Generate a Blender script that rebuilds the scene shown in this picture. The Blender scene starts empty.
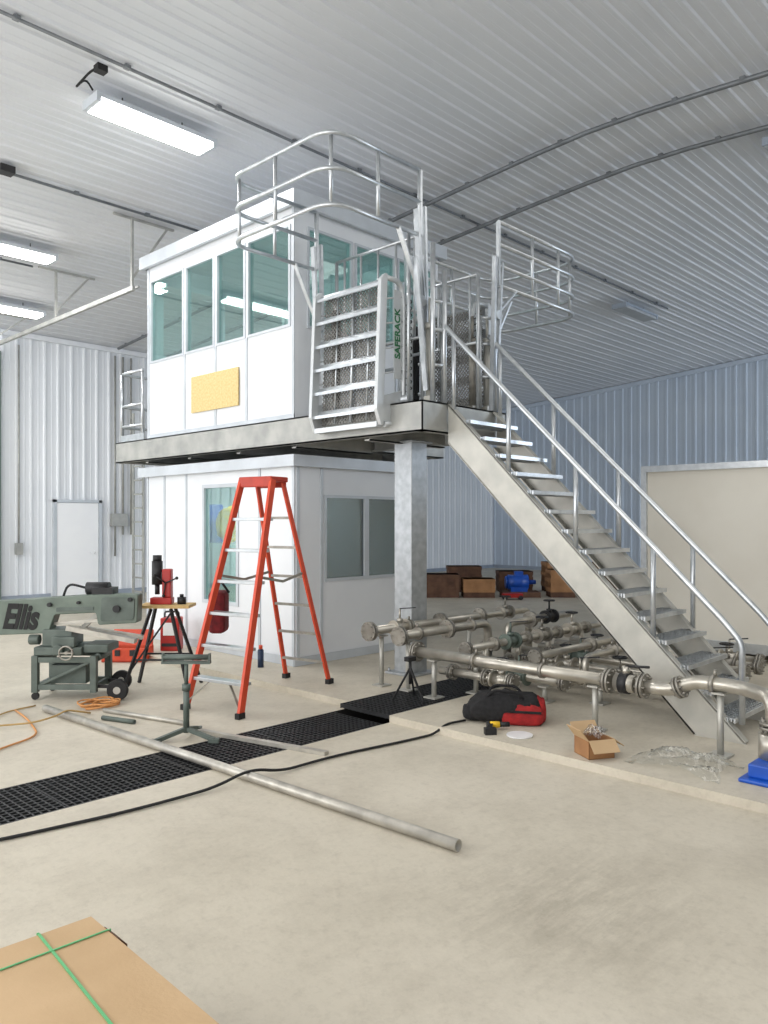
import bpy, bmesh, math, random
from mathutils import Vector, Matrix
random.seed(3)
S=bpy.context.scene
try: S.view_settings.view_transform='Standard'
except Exception: pass
COL=S.collection
V=Vector
# ---------------------------------------------------------------- materials
def lin(c):
    o=[]
    for v in c:
        v=v/255.0
        o.append(v/12.92 if v<=0.04045 else ((v+0.055)/1.055)**2.4)
    return (o[0],o[1],o[2],1)
def mat(name,c,rough=0.5,metal=0.0,c2=None,scale=4.0,bump=0.0,bscale=None,emit=0,detail=5,voronoi=False,lo=0.35,hi=0.65):
    m=bpy.data.materials.new(name); m.use_nodes=True
    nt=m.node_tree; b=nt.nodes['Principled BSDF']
    b.inputs['Roughness'].default_value=rough; b.inputs['Metallic'].default_value=metal
    tc=nt.nodes.new('ShaderNodeTexCoord')
    if c2 is None: c2=tuple(v*0.95 for v in c)
    n=nt.nodes.new('ShaderNodeTexNoise'); n.inputs['Detail'].default_value=detail; out=n.outputs['Fac']
    n.inputs['Scale'].default_value=scale
    nt.links.new(tc.outputs['Object'],n.inputs['Vector'])
    r=nt.nodes.new('ShaderNodeValToRGB')
    r.color_ramp.elements[0].position=lo; r.color_ramp.elements[1].position=hi
    r.color_ramp.elements[0].color=lin(c2); r.color_ramp.elements[1].color=lin(c)
    nt.links.new(out,r.inputs['Fac']); nt.links.new(r.outputs['Color'],b.inputs['Base Color'])
    if bump>0:
        n2=nt.nodes.new('ShaderNodeTexNoise'); n2.inputs['Scale'].default_value=bscale or scale*4
        n2.inputs['Detail'].default_value=4
        nt.links.new(tc.outputs['Object'],n2.inputs['Vector'])
        bp=nt.nodes.new('ShaderNodeBump'); bp.inputs['Strength'].default_value=bump; bp.inputs['Distance'].default_value=0.02
        nt.links.new(n2.outputs['Fac'],bp.inputs['Height']); nt.links.new(bp.outputs['Normal'],b.inputs['Normal'])
    if emit>0:
        b.inputs['Emission Color'].default_value=lin(c); b.inputs['Emission Strength'].default_value=emit
    return m
def glass(name,tint,refl=0.1,rough=0.02,gc=(0.85,0.97,0.95,1)):
    m=bpy.data.materials.new(name); m.use_nodes=True; nt=m.node_tree
    for n in list(nt.nodes):
        if n.type!='OUTPUT_MATERIAL': nt.nodes.remove(n)
    out=[n for n in nt.nodes if n.type=='OUTPUT_MATERIAL'][0]
    t=nt.nodes.new('ShaderNodeBsdfTransparent'); t.inputs['Color'].default_value=lin(tint)
    g=nt.nodes.new('ShaderNodeBsdfGlossy'); g.inputs['Roughness'].default_value=rough; g.inputs['Color'].default_value=gc
    f=nt.nodes.new('ShaderNodeLayerWeight'); f.inputs['Blend'].default_value=0.5
    pw=nt.nodes.new('ShaderNodeMath'); pw.operation='POWER'; pw.inputs[1].default_value=3.5
    a=nt.nodes.new('ShaderNodeMath'); a.operation='ADD'; a.inputs[1].default_value=refl; a.use_clamp=True
    mx=nt.nodes.new('ShaderNodeMixShader')
    nt.links.new(f.outputs['Facing'],pw.inputs[0]); nt.links.new(pw.outputs[0],a.inputs[0]); nt.links.new(a.outputs[0],mx.inputs['Fac'])
    nt.links.new(t.outputs[0],mx.inputs[1]); nt.links.new(g.outputs[0],mx.inputs[2]); nt.links.new(mx.outputs[0],out.inputs['Surface'])
    return m
M_CEIL=mat('ceiling_steel_white',(218,220,224),0.42,0.0,(211,214,219),0.6)
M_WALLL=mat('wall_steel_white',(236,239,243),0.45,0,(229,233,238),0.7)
M_WALLB=mat('wall_steel_low_bounce_gray',(150,156,164),0.5,0,(142,148,156),0.7)  # unseen back wall, colour kept gray to cut the light it bounces
M_WALLR=mat('wall_steel_daylight_tint',(202,213,226),0.45,0,(194,206,221),0.7)  # white wall steel with the cool daylight tint put into its colour
M_TRIM=mat('trim_gray',(160,170,184),0.5)
M_COND=mat('conduit_gray',(128,132,136),0.45,0.4,(112,116,120),6)
M_WHITE=mat('booth_panel_white',(230,233,236),0.4,0,(224,227,231),1.5)
M_FRAMEW=mat('booth_frame_white',(200,206,212),0.4,0.1)
M_GALV=mat('galvanised_steel',(190,188,180),0.42,0.4,(174,173,166),5,0.02,60)
M_GALVC=mat('galvanised_column',(178,182,185),0.42,0.45,(158,162,165),14,0.02,60)
M_GALVD=mat('galvanised_steel_weathered',(180,180,175),0.5,0.35,(154,155,152),4,0.03,40)
M_ALU=mat('aluminium_rail',(206,210,213),0.30,0.7,(188,193,197),12)
M_ALUW=mat('white_aluminium',(208,212,214),0.38,0.4)
M_STAIN=mat('stainless_pipe',(200,195,184),0.32,0.7,(178,173,162),6)
M_FLG=mat('stainless_flange_dull',(166,162,153),0.42,0.65,(140,136,128),10)
M_DARK=mat('black_iron',(44,44,46),0.5,0.2,(32,32,34))
M_GRNV=mat('grey_green_valve_paint',(112,124,116),0.45,0.2,(98,110,102),8)
M_BLACKP=mat('black_plastic_grate',(40,41,43),0.5,0,(28,28,30),20)
M_MESH=mat('gray_mesh_screen',(138,136,131),0.45,0.4,(116,114,110),30)
M_PIT=mat('trench_pit',(40,38,36),0.9)
M_RED=mat('orange_red_fibreglass',(216,78,44),0.45,0,(204,68,38),10)
M_REDD=mat('dark_red_cap',(190,58,36),0.45,0,(170,50,30),10)
M_REDP=mat('red_paint',(180,38,32),0.4,0,(156,30,26),6)
M_MAROON=mat('maroon_fabric',(120,26,32),0.85,0,(90,18,24),20,0.2)
M_GREENM=mat('machine_gray_green',(98,108,102),0.5,0.15,(80,90,84),6)
M_GREENH=mat('machine_head_green',(112,124,114),0.5,0.1,(96,108,99),5)
M_BARE=mat('bare_steel_bar',(196,192,182),0.4,0.5,(164,160,152),8)
M_WOOD=mat('plywood_yellow',(206,178,122),0.7,0,(190,158,102),14)
M_OSB=mat('yellow_board',(222,200,146),0.75,0,(204,180,122),38,0.1)
M_CARD=mat('cardboard',(198,168,130),0.8,0,(187,157,119),3,0.05,80)
M_CARDD=mat('cardboard_dark',(176,130,88),0.85,0,(150,108,72),4)
M_BROWN=mat('brown_crate',(112,80,60),0.8,0,(84,58,44),5)
M_GSTRAP=mat('green_strap',(96,180,118),0.5)
M_BLUE=mat('blue_paint',(24,88,190),0.4,0,(18,72,165),5)
M_YEL=mat('yellow_plastic',(244,206,50),0.5,0,(232,180,30),6)
M_WHITEF=mat('white_gloss',(236,236,236),0.4)
M_RUB=mat('black_rubber',(30,30,31),0.7,0,(20,20,21),12)
M_FAB=mat('black_canvas',(34,33,35),0.9,0,(22,22,23),30,0.3)
M_REDC=mat('red_canvas',(170,34,34),0.85,0,(140,26,28),20,0.25)
M_ORC=mat('orange_cord',(208,146,86),0.6)
M_TAN=mat('tan_cord',(184,152,96),0.6)
M_LED=mat('lit_diffuser',(255,253,248),0.5,emit=9)
M_OFF=mat('unlit_diffuser',(176,180,184),0.5)
M_GREENT=mat('green_lettering',(42,112,72),0.5)
M_BOXW=mat('cream_box_panel',(228,224,213),0.5,0,(220,215,203),1.2)
M_GLASS=glass('window_glass',(216,236,233),0.10)
M_GLASS2=glass('window_glass_dark',(150,160,162),0.12,0.02,(0.85,0.89,0.90,1))
M_PLAS=glass('clear_plastic_film',(248,249,248),0.10,0.15,(1,1,1,1))

def concrete():
    m=mat('concrete_floor',(208,200,184),0.6,0,(193,185,168),0.5,0.10,30,detail=8,lo=0.3,hi=0.7)
    nt=m.node_tree; b=nt.nodes['Principled BSDF']; L=nt.links.new
    ramp=[n for n in nt.nodes if n.type=='VALTORGB'][0]
    tc=[n for n in nt.nodes if n.type=='TEX_COORD'][0]
    def mulramp(src,prev,p0,p1,dark,fac):
        r=nt.nodes.new('ShaderNodeValToRGB'); r.color_ramp.elements[0].position=p0; r.color_ramp.elements[1].position=p1
        r.color_ramp.elements[0].color=(dark[0],dark[1],dark[2],1); r.color_ramp.elements[1].color=(1,1,1,1)
        L(src,r.inputs['Fac'])
        mx=nt.nodes.new('ShaderNodeMix'); mx.data_type='RGBA'; mx.blend_type='MULTIPLY'; mx.inputs['Factor'].default_value=fac if not hasattr(fac,'links') else 1
        if hasattr(fac,'links'): L(fac,mx.inputs['Factor'])
        L(prev,mx.inputs[6]); L(r.outputs['Color'],mx.inputs[7]); return mx.outputs[2]
    n=nt.nodes.new('ShaderNodeTexNoise'); n.inputs['Scale'].default_value=1.9; n.inputs['Detail'].default_value=12; n.inputs['Roughness'].default_value=0.78
    L(tc.outputs['Object'],n.inputs['Vector'])
    c=mulramp(n.outputs['Fac'],ramp.outputs['Color'],0.38,0.56,(0.80,0.79,0.78),0.7)
    n3=nt.nodes.new('ShaderNodeTexNoise'); n3.inputs['Scale'].default_value=18; n3.inputs['Detail'].default_value=8; n3.inputs['Roughness'].default_value=0.75
    L(tc.outputs['Object'],n3.inputs['Vector'])
    c=mulramp(n3.outputs['Fac'],c,0.34,0.50,(0.78,0.77,0.76),0.5)
    mp=nt.nodes.new('ShaderNodeMapping'); mp.inputs['Rotation'].default_value=(0,0,math.radians(22)); mp.inputs['Scale'].default_value=(2.6,12,1)
    L(tc.outputs['Object'],mp.inputs['Vector'])
    n4=nt.nodes.new('ShaderNodeTexNoise'); n4.inputs['Scale'].default_value=1.3; n4.inputs['Detail'].default_value=8; n4.inputs['Roughness'].default_value=0.75
    L(mp.outputs['Vector'],n4.inputs['Vector'])
    mp2=nt.nodes.new('ShaderNodeMapping'); mp2.vector_type='POINT'; mp2.inputs['Location'].default_value=(-3.1,-1.85,0)
    L(tc.outputs['Object'],mp2.inputs['Vector'])
    g=nt.nodes.new('ShaderNodeVectorMath'); g.operation='LENGTH'; L(mp2.outputs['Vector'],g.inputs[0])
    mr=nt.nodes.new('ShaderNodeMapRange'); mr.inputs['From Min'].default_value=0.1; mr.inputs['From Max'].default_value=0.85; mr.inputs['To Min'].default_value=0.8; mr.inputs['To Max'].default_value=0.0
    L(g.outputs['Value'],mr.inputs['Value'])
    c=mulramp(n4.outputs['Fac'],c,0.42,0.60,(0.76,0.75,0.74),mr.outputs['Result'])
    L(c,b.inputs['Base Color'])
    return m
M_FLOOR=concrete()
# ---------------------------------------------------------------- mesh helpers
def B(): return bmesh.new()
def box(bm,x0,x1,y0,y1,z0,z1):
    vs=[bm.verts.new((x,y,z)) for z in (z0,z1) for y in (y0,y1) for x in (x0,x1)]
    for f in ((0,2,3,1),(4,5,7,6),(0,1,5,4),(2,6,7,3),(0,4,6,2),(1,3,7,5)):
        bm.faces.new([vs[i] for i in f])
    return vs
def obox(bm,c,s,mx=Matrix.Identity(3)):
    vs=box(bm,-s[0]/2,s[0]/2,-s[1]/2,s[1]/2,-s[2]/2,s[2]/2)
    for v in vs: v.co=mx@v.co+V(c)
def beam(bm,p1,p2,w,h,up=(0,0,1)):
    p1=V(p1);p2=V(p2);d=p2-p1;L=d.length;d.normalize()
    s=d.cross(V(up))
    if s.length<1e-4: s=d.cross(V((1,0,0)))
    s.normalize();u=s.cross(d).normalized()
    mx=Matrix((d,s,u)).transposed()
    obox(bm,(p1+p2)/2,(L,w,h),mx)
def frame(t):
    a=V((0,0,1)) if abs(t.z)<0.9 else V((1,0,0))
    n=t.cross(a).normalized(); return n,t.cross(n).normalized()
def tube(bm,pts,r,seg=8,closed=False):
    pts=[V(p) for p in pts]; n=len(pts); rings=[]; N=None
    for i,p in enumerate(pts):
        if closed: t=(pts[(i+1)%n]-pts[i-1])
        elif i==0: t=pts[1]-pts[0]
        elif i==n-1: t=pts[-1]-pts[-2]
        else: t=(pts[i+1]-p).normalized()+(p-pts[i-1]).normalized()
        if t.length<1e-7: t=V((0,0,1))
        t.normalize()
        if N is None: N,_=frame(t)
        else:
            N=N-t*N.dot(t)
            if N.length<1e-5: N,_=frame(t)
            N.normalize()
        Bn=t.cross(N)
        rings.append([bm.verts.new(p+(N*math.cos(2*math.pi*k/seg)+Bn*math.sin(2*math.pi*k/seg))*r) for k in range(seg)])
    m=n if closed else n-1
    for i in range(m):
        a=rings[i];b=rings[(i+1)%n]
        for k in range(seg):
            f=bm.faces.new((a[k],a[(k+1)%seg],b[(k+1)%seg],b[k])); f.smooth=True
    if not closed:
        bm.faces.new(list(reversed(rings[0]))); bm.faces.new(rings[-1])
def cyl(bm,p1,p2,r,seg=16,r2=None):
    p1=V(p1);p2=V(p2);t=(p2-p1).normalized();n,b=frame(t);r2=r if r2 is None else r2
    a=[];c=[]
    for k in range(seg):
        o=n*math.cos(2*math.pi*k/seg)+b*math.sin(2*math.pi*k/seg)
        a.append(bm.verts.new(p1+o*r)); c.append(bm.verts.new(p2+o*r2))
    for k in range(seg):
        f=bm.faces.new((a[k],a[(k+1)%seg],c[(k+1)%seg],c[k])); f.smooth=True
    bm.faces.new(list(reversed(a))); bm.faces.new(c)
def hollow(bm,p1,p2,r,ri,seg=16):
    p1=V(p1);p2=V(p2);t=(p2-p1).normalized();n,b=frame(t);R=[]
    for p,rr in ((p1,r),(p2,r),(p2,ri),(p1,ri)):
        R.append([bm.verts.new(p+(n*math.cos(2*math.pi*k/seg)+b*math.sin(2*math.pi*k/seg))*rr) for k in range(seg)])
    for i in range(4):
        a=R[i];c=R[(i+1)%4]
        for k in range(seg):
            f=bm.faces.new((a[k],a[(k+1)%seg],c[(k+1)%seg],c[k])); f.smooth=(i%2==0)
def fillet(pts,rad,n=5,closed=False):
    pts=[V(p) for p in pts]; out=[];N=len(pts)
    for i,p in enumerate(pts):
        if not closed and i in (0,N-1): out.append(p); continue
        a=pts[i-1];b=pts[(i+1)%N]
        da=(a-p);db=(b-p);r=min(rad,da.length*0.49,db.length*0.49)
        q0=p+da.normalized()*r;q1=p+db.normalized()*r
        for k in range(n+1):
            t=k/n; out.append(q0*(1-t)**2+p*2*t*(1-t)+q1*t*t)
    return out
def prism(bm,poly,ext):
    a=[bm.verts.new(V(p)) for p in poly]; b=[bm.verts.new(V(p)+V(ext)) for p in poly]
    n=len(a); bm.faces.new(a); bm.faces.new(list(reversed(b)))
    for i in range(n): bm.faces.new((a[i],b[i],b[(i+1)%n],a[(i+1)%n]))
def ball(bm,c,r,sx=1,sy=1,sz=1,sub=2):
    res=bmesh.ops.create_icosphere(bm,subdivisions=sub,radius=r)
    for v in res['verts']:
        v.co=V((v.co.x*sx,v.co.y*sy,v.co.z*sz))+V(c)
        for f in v.link_faces: f.smooth=True
    return res['verts']
MW={}
def mk(name,bm,m,bevel=0):
    bmesh.ops.recalc_face_normals(bm,faces=bm.faces)
    me=bpy.data.meshes.new(name); bm.to_mesh(me); bm.free()
    if m: me.materials.append(m)
    o=bpy.data.objects.new(name,me); COL.objects.link(o)
    if bevel:
        md=o.modifiers.new('bevel','BEVEL'); md.width=bevel; md.segments=2; md.limit_method='ANGLE'
    return o
def thing(name,label,cat,loc=(0,0,0),rz=0,group=None):
    o=bpy.data.objects.new(name,None); COL.objects.link(o); o.empty_display_size=0.2
    o.location=loc; o.rotation_euler=(0,0,rz)
    o['label']=label; o['category']=cat
    if group: o['group']=group
    MW[o]=Matrix.Translation(V(loc))@Matrix.Rotation(rz,4,'Z'); return o
def part(p,name,bm,m,world=False,label=None,bevel=0):
    if world: bm.transform(MW[p].inverted())
    o=mk(name,bm,m,bevel); o.parent=p; MW[o]=MW[p]
    if label: o['label']=label
    return o
def solo(name,label,cat,bm,m,loc=None,rz=0,world=True,group=None,bevel=0):
    if loc is not None and world: bm.transform(Matrix.Translation(-V(loc)))
    o=mk(name,bm,m,bevel)
    if loc is not None: o.location=loc
    o.rotation_euler=(0,0,rz)
    o['label']=label;o['category']=cat
    if group:o['group']=group
    return o
def struct(name,bm,m):
    o=mk(name,bm,m); o['kind']='structure'; return o
def text_part(p,name,body,size,m,mx,extr=0.002,shear=0,bold=0.0,label=None,sx=1):
    cu=bpy.data.curves.new(name,'FONT'); cu.body=body; cu.size=size; cu.extrude=extr; cu.shear=shear; cu.offset=bold
    cu.align_x='CENTER'; cu.align_y='CENTER'
    t=bpy.data.objects.new(name,cu); COL.objects.link(t)
    dg=bpy.context.evaluated_depsgraph_get(); me=bpy.data.meshes.new_from_object(t.evaluated_get(dg))
    bpy.data.objects.remove(t)
    me.transform(Matrix.Scale(sx,4,V((1,0,0)))); me.transform(mx); me.transform(MW[p].inverted())
    me.materials.clear(); me.materials.append(m)
    o=bpy.data.objects.new(name,me); COL.objects.link(o); o.parent=p
    if label:o['label']=label
    return o
# ---------------------------------------------------------------- room
def ceilz(y): return 6.76-0.075*math.sqrt((y-4.9)**2+0.5)
XA,XB,YA,YB=-4.0,24.0,-7.7,17.5
def profile(a,b,pitch=0.3,h=0.03):
    out=[];x=a;s=pitch/0.3
    while x<b-1e-6:
        for dx,dh in ((0,0),(0.085,0),(0.095,0.006),(0.115,0.006),(0.125,0),(0.20,0),(0.222,h),(0.262,h),(0.284,0)):
            if x+dx*s<=b: out.append((x+dx*s,dh))
        x+=pitch
    out.append((b,0)); return out
bm=B();prev=None
for y,dh in profile(YA,YB,0.28,0.020):
    z=ceilz(y)-dh
    a=bm.verts.new((XA,y,z)); b=bm.verts.new((XB,y,z))
    if prev: bm.faces.new((prev[0],prev[1],b,a))
    prev=(a,b)
struct('ceiling',bm,M_CEIL)
bm=B();prev=None
for x,dh in profile(XA,XB):
    a=bm.verts.new((x,YB-dh,0)); b=bm.verts.new((x,YB-dh,5.95))
    if prev: bm.faces.new((prev[0],prev[1],b,a))
    prev=(a,b)
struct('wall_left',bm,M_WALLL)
bm=B();prev=None
for y,dh in profile(YA,YB):
    a=bm.verts.new((XB-dh,y,0)); b=bm.verts.new((XB-dh,y,ceilz(y)+0.06))
    if prev: bm.faces.new((prev[0],prev[1],b,a))
    prev=(a,b)
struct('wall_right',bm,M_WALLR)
bm=B();prev=None
for x,dh in profile(XA,XB):
    a=bm.verts.new((x,YA+dh,0)); b=bm.verts.new((x,YA+dh,5.95))
    if prev: bm.faces.new((prev[0],prev[1],b,a))
    prev=(a,b)
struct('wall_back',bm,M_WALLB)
bm=B(); box(bm,XA,7.45,YB-0.05,YB-0.032,0,0.12); box(bm,8.67,XB,YB-0.05,YB-0.032,0,0.12); struct('baseboard_left',bm,M_TRIM)
bm=B(); box(bm,XB-0.05,XB-0.032,YA,YB,0,0.12); struct('baseboard_right',bm,M_TRIM)
bm=B()
n=30
for i in range(n):
    y0=YA+(YB-YA)*i/n;y1=YA+(YB-YA)*(i+1)/n
    z0=ceilz(y0)-0.03;z1=ceilz(y1)-0.03
    prism(bm,[(XB-0.1,y0,z0),(XB-0.1,y1,z1),(XB-0.1,y1,z1-0.12),(XB-0.1,y0,z0-0.12)],(0.06,0,0))
struct('trim_1',bm,M_WALLR)
bm=B(); box(bm,XA,XB,YB-0.1,YB-0.035,ceilz(YB)-0.14,ceilz(YB)-0.03); struct('trim_2',bm,M_WALLL)
def quad(bm,x0,x1,y0,y1,z): bm.faces.new([bm.verts.new(p) for p in ((x0,y0,z),(x1,y0,z),(x1,y1,z),(x0,y1,z))])
TY0,TY1,TX1=4.62,5.25,8.50
bm=B(); quad(bm,XA,XB,YA,TY0,0); quad(bm,XA,XB,TY1,YB,0); quad(bm,TX1,XB,TY0,TY1,0)
struct('floor',bm,M_FLOOR)
bm=B(); box(bm,XA,TX1,TY0-0.02,TY0,-0.3,-0.001); box(bm,XA,TX1,TY1,TY1+0.02,-0.3,-0.001); box(bm,XA,TX1,TY0,TY1,-0.32,-0.3); box(bm,TX1,TX1+0.02,TY0,TY1,-0.3,-0.001)
struct('trim_3',bm,M_PIT)
bm=B(); box(bm,4.85,9.4,-3.0,TY0,0.0,0.06); struct('floor.001',bm,M_FLOOR)
bm=B(); box(bm,4.98,9.4,TY1,11.2,0.0,0.06); struct('floor.002',bm,M_FLOOR)
bm=B(); box(bm,7.5,7.57,YB-0.1,YB-0.03,0,2.2); box(bm,8.55,8.62,YB-0.1,YB-0.03,0,2.2); box(bm,7.5,8.62,YB-0.1,YB-0.03,2.14,2.2)
struct('trim_4',bm,M_FRAMEW)
bm=B(); box(bm,7.58,8.54,YB-0.085,YB-0.035,0.02,2.13); cyl(bm,(8.45,YB-0.085,1.0),(8.45,YB-0.14,1.0),0.03); beam(bm,(8.45,YB-0.13,1.0),(8.33,YB-0.13,1.0),0.02,0.02)
struct('door_1',bm,mat('door_white',(250,251,252),0.35,0,(247,248,250)))
bm=B()
for i in range(8): box(bm,2.7,6.25,YB-0.10,YB-0.05,0.02+i*0.56,0.55+i*0.56)
struct('door_2',bm,mat('overhead_door',(170,186,176),0.5))
bm=B(); box(bm,6.25,6.36,YB-0.16,YB-0.03,0,5.3); box(bm,2.6,2.7,YB-0.16,YB-0.03,0,5.3)
struct('trim_5',bm,mat('door_track_gray',(120,138,130),0.5,0.2))
# ---------------------------------------------------------------- ceiling services
def conduit(pts,r,name='conduit',label='thin grey steel conduit clipped to the ceiling'):
    bm=B(); tube(bm,pts,r,8)
    for i in range(len(pts)-1):
        p=V(pts[i]);q=V(pts[i+1]);L=(q-p).length
        if L>0.6:
            k=int(L/1.2)
            for j in range(k+1):
                c=p.lerp(q,(j+0.5)/(k+1)); box(bm,c.x-0.03,c.x+0.03,c.y-0.03,c.y+0.03,c.z-0.012,c.z+r+0.01)
    return solo(name,label,'conduit',bm,M_COND,loc=tuple(pts[0]))
for X,y0,y1 in ((8.92,-1,17.2),(10.2,-1,17.2)):
    ys=[y0+(y1-y0)*i/24 for i in range(25)]
    conduit([(X,y,ceilz(y)-0.105) for y in ys],0.032,label='grey steel conduit curving over the ceiling ridge')
conduit([(-1,7.75,ceilz(7.75)-0.042),(17.2,7.75,ceilz(7.75)-0.042)],0.018)
conduit([(-1,10.7,ceilz(10.7)-0.06),(8.7,10.7,ceilz(10.7)-0.06)],0.02)
conduit([(-1,13.6,ceilz(13.6)-0.07),(5.5,13.6,ceilz(13.6)-0.07)],0.018)
for X in (8.95,9.15,9.35):
    bm=B(); tube(bm,[(X,YB-0.08,5.6),(X,YB-0.08,0.9 if X<9 else 1.4)],0.025)
    if X<9.2: box(bm,X-0.1,X+0.1,YB-0.14,YB-0.04,1.6,1.9)
    solo('wall_conduit','vertical grey conduit on the white wall','conduit',bm,M_GALVD,loc=(X,YB-0.08,0.9))
bm=B(); tube(bm,fillet([(6.75,YB-0.08,5.5),(6.75,YB-0.08,1.0)],0.1),0.02); box(bm,6.68,6.82,YB-0.13,YB-0.04,1.0,1.25)
solo('wall_conduit','vertical grey conduit on the white wall','conduit',bm,M_GALVD,loc=(6.75,YB-0.08,1))
bm=B(); box(bm,3.85,4.03,10.50,10.66,ceilz(10.7)-0.13,ceilz(10.7)-0.04)
solo('junction_box','dark square junction box on the ceiling','junction box',bm,M_DARK,loc=(3.94,10.6,ceilz(10.7)-0.03))
t=thing('door_track','galvanised overhead door track hung from the ceiling','door track',(5.9,10.9,5.2))
bm=B(); beam(bm,(5.9,10.9,5.2),(5.9,17.3,5.2),0.05,0.07); part(t,'rail',bm,M_GALVD,True)
bm=B(); beam(bm,(5.98,10.9,5.24),(5.98,17.3,5.24),0.03,0.03); part(t,'rail',bm,M_GALVD,True)
for y in (10.95,13.6,16.4):
    bm=B()
    beam(bm,(5.9,y,5.2),(5.9,y,ceilz(y)-0.03),0.035,0.035); beam(bm,(5.9,y,5.35),(6.5,y,ceilz(y)-0.04),0.03,0.03)
    beam(bm,(5.6,y,ceilz(y)-0.05),(6.6,y,ceilz(y)-0.05),0.04,0.03)
    part(t,'hanger',bm,M_GALVD,True)
def fixture(x0,x1,y,z,lit=True,w=0.34):
    t=thing('ceiling_light','long rectangular LED shop light, '+('lit bright white' if lit else 'switched off, grey'),'ceiling light',((x0+x1)/2,y,z),group='shop lights on the ceiling')
    L=(x1-x0)/2
    bm=B(); box(bm,-L,L,-w/2,w/2,0.04,0.09); box(bm,-L,-L+0.05,-w/2,w/2,-0.01,0.04); box(bm,L-0.05,L,-w/2,w/2,-0.01,0.04)
    box(bm,-L*0.6,L*0.6,-0.06,0.06,0.09,0.14)
    part(t,'housing',bm,M_FRAMEW if lit else M_TRIM)
    bm=B(); box(bm,-L+0.05,L-0.05,-w/2+0.01,w/2-0.01,-0.02,0.04)
    part(t,'diffuser',bm,M_LED if lit else M_OFF,bevel=0.01)
    top=ceilz(y)-z
    for sx in (-L*0.5,L*0.5):
        bm=B(); tube(bm,[(sx,0,0.12),(sx,0,top-0.025)],0.008,6); part(t,'hanger',bm,M_DARK)
    return t
fixture(3.97,5.5,8.3,6.26)
fixture(4.0,5.52,12.8,5.93)
fixture(5.0,6.5,15.6,5.72)
fixture(0.4,2.8,12.8,5.98)
fixture(10.4,11.6,3.3,6.42,False)
fixture(15.6,17.1,8.1,6.28,False)
bm=B(); tube(bm,fillet([(3.98,8.25,6.40),(3.85,8.15,6.44),(3.75,8.2,6.3),(3.8,7.95,6.4),(3.85,7.88,6.44)],0.1,4),0.012,6)
box(bm,3.82,3.93,7.80,7.90,6.39,6.46)
solo('light_cord','black power cord looping from junction box to shop light','power cord',bm,M_RUB,loc=(3.85,7.85,6.4))
# ---------------------------------------------------------------- windows helper
def win(parent,axis,a0,a1,z0,z1,c,out,gl,fw=0.03,frm=None):
    bm=B()
    def bb(p0,p1,q0,q1):
        if axis=='y': box(bm,c-0.015,c+0.07,p0,p1,q0,q1)
        else: box(bm,p0,p1,c-0.015,c+0.07,q0,q1)
    bb(a0,a0+fw,z0,z1);bb(a1-fw,a1,z0,z1);bb(a0+fw,a1-fw,z0,z0+fw);bb(a0+fw,a1-fw,z1-fw,z1)
    w=part(parent,'window',bm,frm or M_FRAMEW,True)
    bm=B()
    if axis=='y': box(bm,c+0.015,c+0.023,a0+fw,a1-fw,z0+fw,z1-fw)
    else: box(bm,a0+fw,a1-fw,c+0.015,c+0.023,z0+fw,z1-fw)
    part(w,'window_pane',bm,gl,True,label='greenish reflective glass pane')
def battens(t,lst):
    for b in lst:
        bm=B(); box(bm,*b); part(t,'batten',bm,M_FRAMEW,True)
# ---------------------------------------------------------------- upper booth
FX,SY=5.74,6.95
t=thing('control_booth','white control booth with a band of windows, on raised deck','booth',(7.0,8.57,2.87))
bm=B(); X1,Y1,Z0,Z1=8.25,10.2,2.872,5.38
wt=0.06
ZS,ZT=3.93,5.10
box(bm,FX,FX+wt,SY,Y1,Z0,ZS); box(bm,FX,FX+wt,SY,Y1,ZT,Z1)
for a,b in ((SY,7.02),(7.84,7.88),(8.50,8.54),(9.22,9.26),(10.13,Y1)): box(bm,FX,FX+wt,a,b,ZS,ZT)
box(bm,FX+wt,X1,SY,SY+wt,Z0,ZS); box(bm,FX+wt,X1,SY,SY+wt,ZT,Z1)
for a,b in ((FX+wt,5.92),(6.64,6.68),(7.40,7.44),(8.18,X1)): box(bm,a,b,SY,SY+wt,ZS,ZT)
box(bm,FX+wt,X1,Y1-wt,Y1,Z0,ZS);box(bm,FX+wt,X1,Y1-wt,Y1,ZT,Z1)
for a,b in ((FX+wt,5.95),(6.9,7.0),(8.15,X1)): box(bm,a,b,Y1-wt,Y1,ZS,ZT)
box(bm,X1-wt,X1,SY+wt,Y1-wt,Z0,ZS);box(bm,X1-wt,X1,SY+wt,Y1-wt,ZT,Z1)
for a,b in ((SY+wt,7.1),(8.5,8.6),(9.95,Y1-wt)): box(bm,X1-wt,X1,a,b,ZS,ZT)
part(t,'wall_panels',bm,M_WHITE,True)
bm=B(); box(bm,FX-0.09,X1+0.09,SY-0.09,Y1+0.09,5.38,5.44)
box(bm,FX-0.09,FX-0.04,SY-0.09,Y1+0.09,5.27,5.38);box(bm,X1+0.04,X1+0.09,SY-0.09,Y1+0.09,5.27,5.38)
box(bm,FX-0.04,X1+0.04,SY-0.09,SY-0.04,5.27,5.38);box(bm,FX-0.04,X1+0.04,Y1+0.04,Y1+0.09,5.27,5.38)
part(t,'roof',bm,M_FRAMEW,True)
for a,b in ((7.02,7.84),(7.88,8.50),(8.54,9.22),(9.26,10.13)): win(t,'y',a,b,ZS,ZT,FX,-1,M_GLASS)
for a,b in ((5.92,6.64),(6.68,7.40),(7.44,8.18)): win(t,'x',a,b,ZS,ZT,SY,-1,M_GLASS)
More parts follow.
